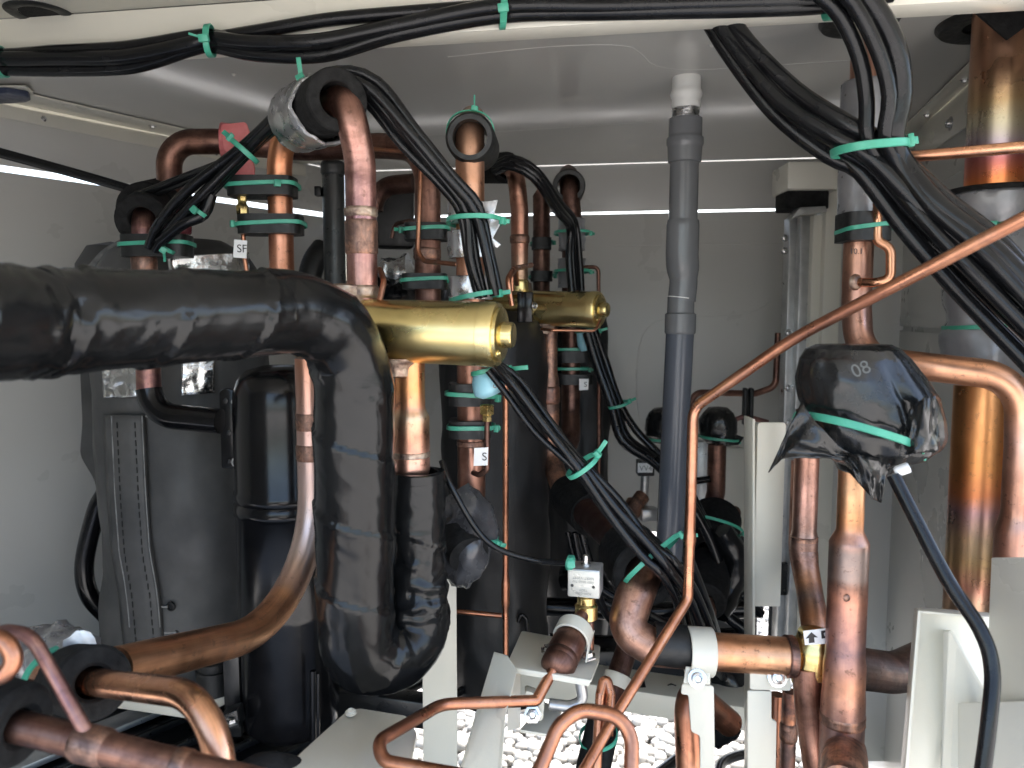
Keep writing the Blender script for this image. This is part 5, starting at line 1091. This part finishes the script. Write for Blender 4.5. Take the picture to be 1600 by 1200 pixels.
tie(P(742, 346, .735), Vec((.05, 0, 1)), .0255, .034, 'green tie holding harness cables to the riser pipe, upper silver tape', ang=25, tail=.006)
tie(P(742, 464, .735), Vec((-.12, 0, 1)), .0235, .032, 'green tie holding harness cables to the riser pipe just above valve', ang=30, tail=.010, tdir=Vec((1, -.2, .15)))
tie(P(735, 211, .775), Vec((.05, 1, .05)), .0226, .0226, 'green tie tail at the black hose ring near the ceiling', ang=80, tail=.012, tdir=Vec((0, 0, 1)), e1=Vec((1, 0, 0)))
bundle(4, [P(775, 262, 1.08), P(800, 254, 1.06), P(835, 272, 1.06), P(870, 320, 1.1), P(893, 350, 1.15), P(896, 400, 1.155), P(900, 455, 1.155)], [.008, .008, .008, .008, .009, .012, .012], .0060, 'black cable of the rear harness arching to the rear riser', 'rear harness cables', mixing=.5)
bundle(6, [P(770, 572, .70), P(800, 600, .70), P(850, 665, .69), P(908, 728, .68), P(960, 790, .68), P(1010, 850, .675), P(1045, 885, .67), P(1075, 930, .70), P(1095, 985, .74)], [.008, .012, .012, .009, .015, .014, .012, .014, .018], .0042, 'black cable of the harness slanting down from the blue cap to the elbow', 'harness cables slanting to the elbow', mixing=.7)
tie(P(910, 728, .68), Vec((.7, 0, -.75)), .0155, .014, 'green tie on slanting harness halfway between blue cap and elbow', ang=20, tail=.014, e1=Vec((1, 0, .9)), tdir=Vec((.5, -.2, .8)))
bundle(4, [P(922, 518, 1.15), P(938, 565, 1.15), P(962, 630, 1.14), P(985, 680, 1.13), P(1030, 718, 1.12), P(1075, 770, 1.12), P(1110, 830, 1.12), P(1128, 870, 1.12)], [.008, .010, .009, .018, .010, .012, .010, .012], .0068, 'black cable of rear harness running from the rear valve behind drain pipe', 'rear harness cables behind drain pipe', mixing=.6)
tie(P(966, 632, 1.135), Vec((.35, 0, -.9)), .0155, .015, 'green tie on the rear harness left of the drain pipe', ang=30, tail=.01)
bundle(3, [P(1060, 880, .72), P(1090, 960, .76), P(1110, 1020, .85), P(1130, 1060, .95), P(1150, 1100, 1.0)], [.012, .014, .014, .012, .012], .0055, 'black cable dropping behind the clamped copper run', 'cables behind the clamp', mixing=.7)
bundle(3, [P(895, 830, 1.0), P(905, 880, 1.0), P(930, 930, 1.0), P(990, 960, 1.0), P(1040, 985, 1.05)], [.012, .014, .012, .01, .01], .005, 'black cable hanging low behind the solenoid coil', 'low cables behind coil', mixing=.7)

# dark tangle low at the back, left and right of the drain pipe
tag(tube('black_pipe', [P(850, 948, 1.25), P(1000, 956, 1.24), P(1190, 950, 1.22)], .016, 'black_gloss', None, .1, 18), 'glossy black pipe lying across the back under the solenoid coil', 'pipe')
tag(tube('black_pipe', [P(858, 1000, 1.2), P(960, 1004, 1.2), P(1170, 990, 1.18)], .011, 'black_gloss', None, .1, 16), 'thinner glossy black pipe across the back below the thicker black pipe', 'pipe')
tag(tube('loose_cable', [P(1040, 985, 1.2), P(1090, 930, 1.16), P(1150, 925, 1.14), P(1190, 960, 1.14)], .007, 'black_cable', None, spline=True, seg=10), 'loose black cable looping beside the lower foam collar', 'cable')
tag(tube('loose_cable', [P(1150, 850, 1.2), P(1166, 900, 1.18), P(1130, 950, 1.15), P(1165, 985, 1.14)], .009, 'black_cable', None, spline=True, seg=10), 'loose black cable hanging right of the drooping hose', 'cable')
tag(tube('low_pipe', [P(955, 830, 1.34), P(962, 880, 1.34), P(1030, 906, 1.32)], .012, 'copper_dark', None, .04, 16), 'dark copper pipe bend low at the back left of drain pipe', 'pipe')
tag(tube('low_pipe', [P(1085, 880, 1.26), P(1092, 820, 1.28), P(1150, 800, 1.34)], .011, 'copper_dark', None, .03, 16), 'dark copper pipe bend low at the back right of drain pipe', 'pipe')
tag(tube('wrapped_elbow', [P(880, 905, 1.22), P(930, 900, 1.2), P(948, 945, 1.2)], .020, 'black_tape', None, .03, 20, .004, disp=wrinkle(.002, 50)), 'black wrapped elbow low behind the solenoid coil', 'pipe')
lv = tag(box('junction_fitting', P(985, 866, 1.36), R(15), (.05, .04, .035), 'galvanised', None, .004), 'small grey metal fitting low on back wall left of drain pipe', 'fitting'); screw(lv, P(985, 864, 1.335), Vec((0, -1, 0)), .006, 'bolt')
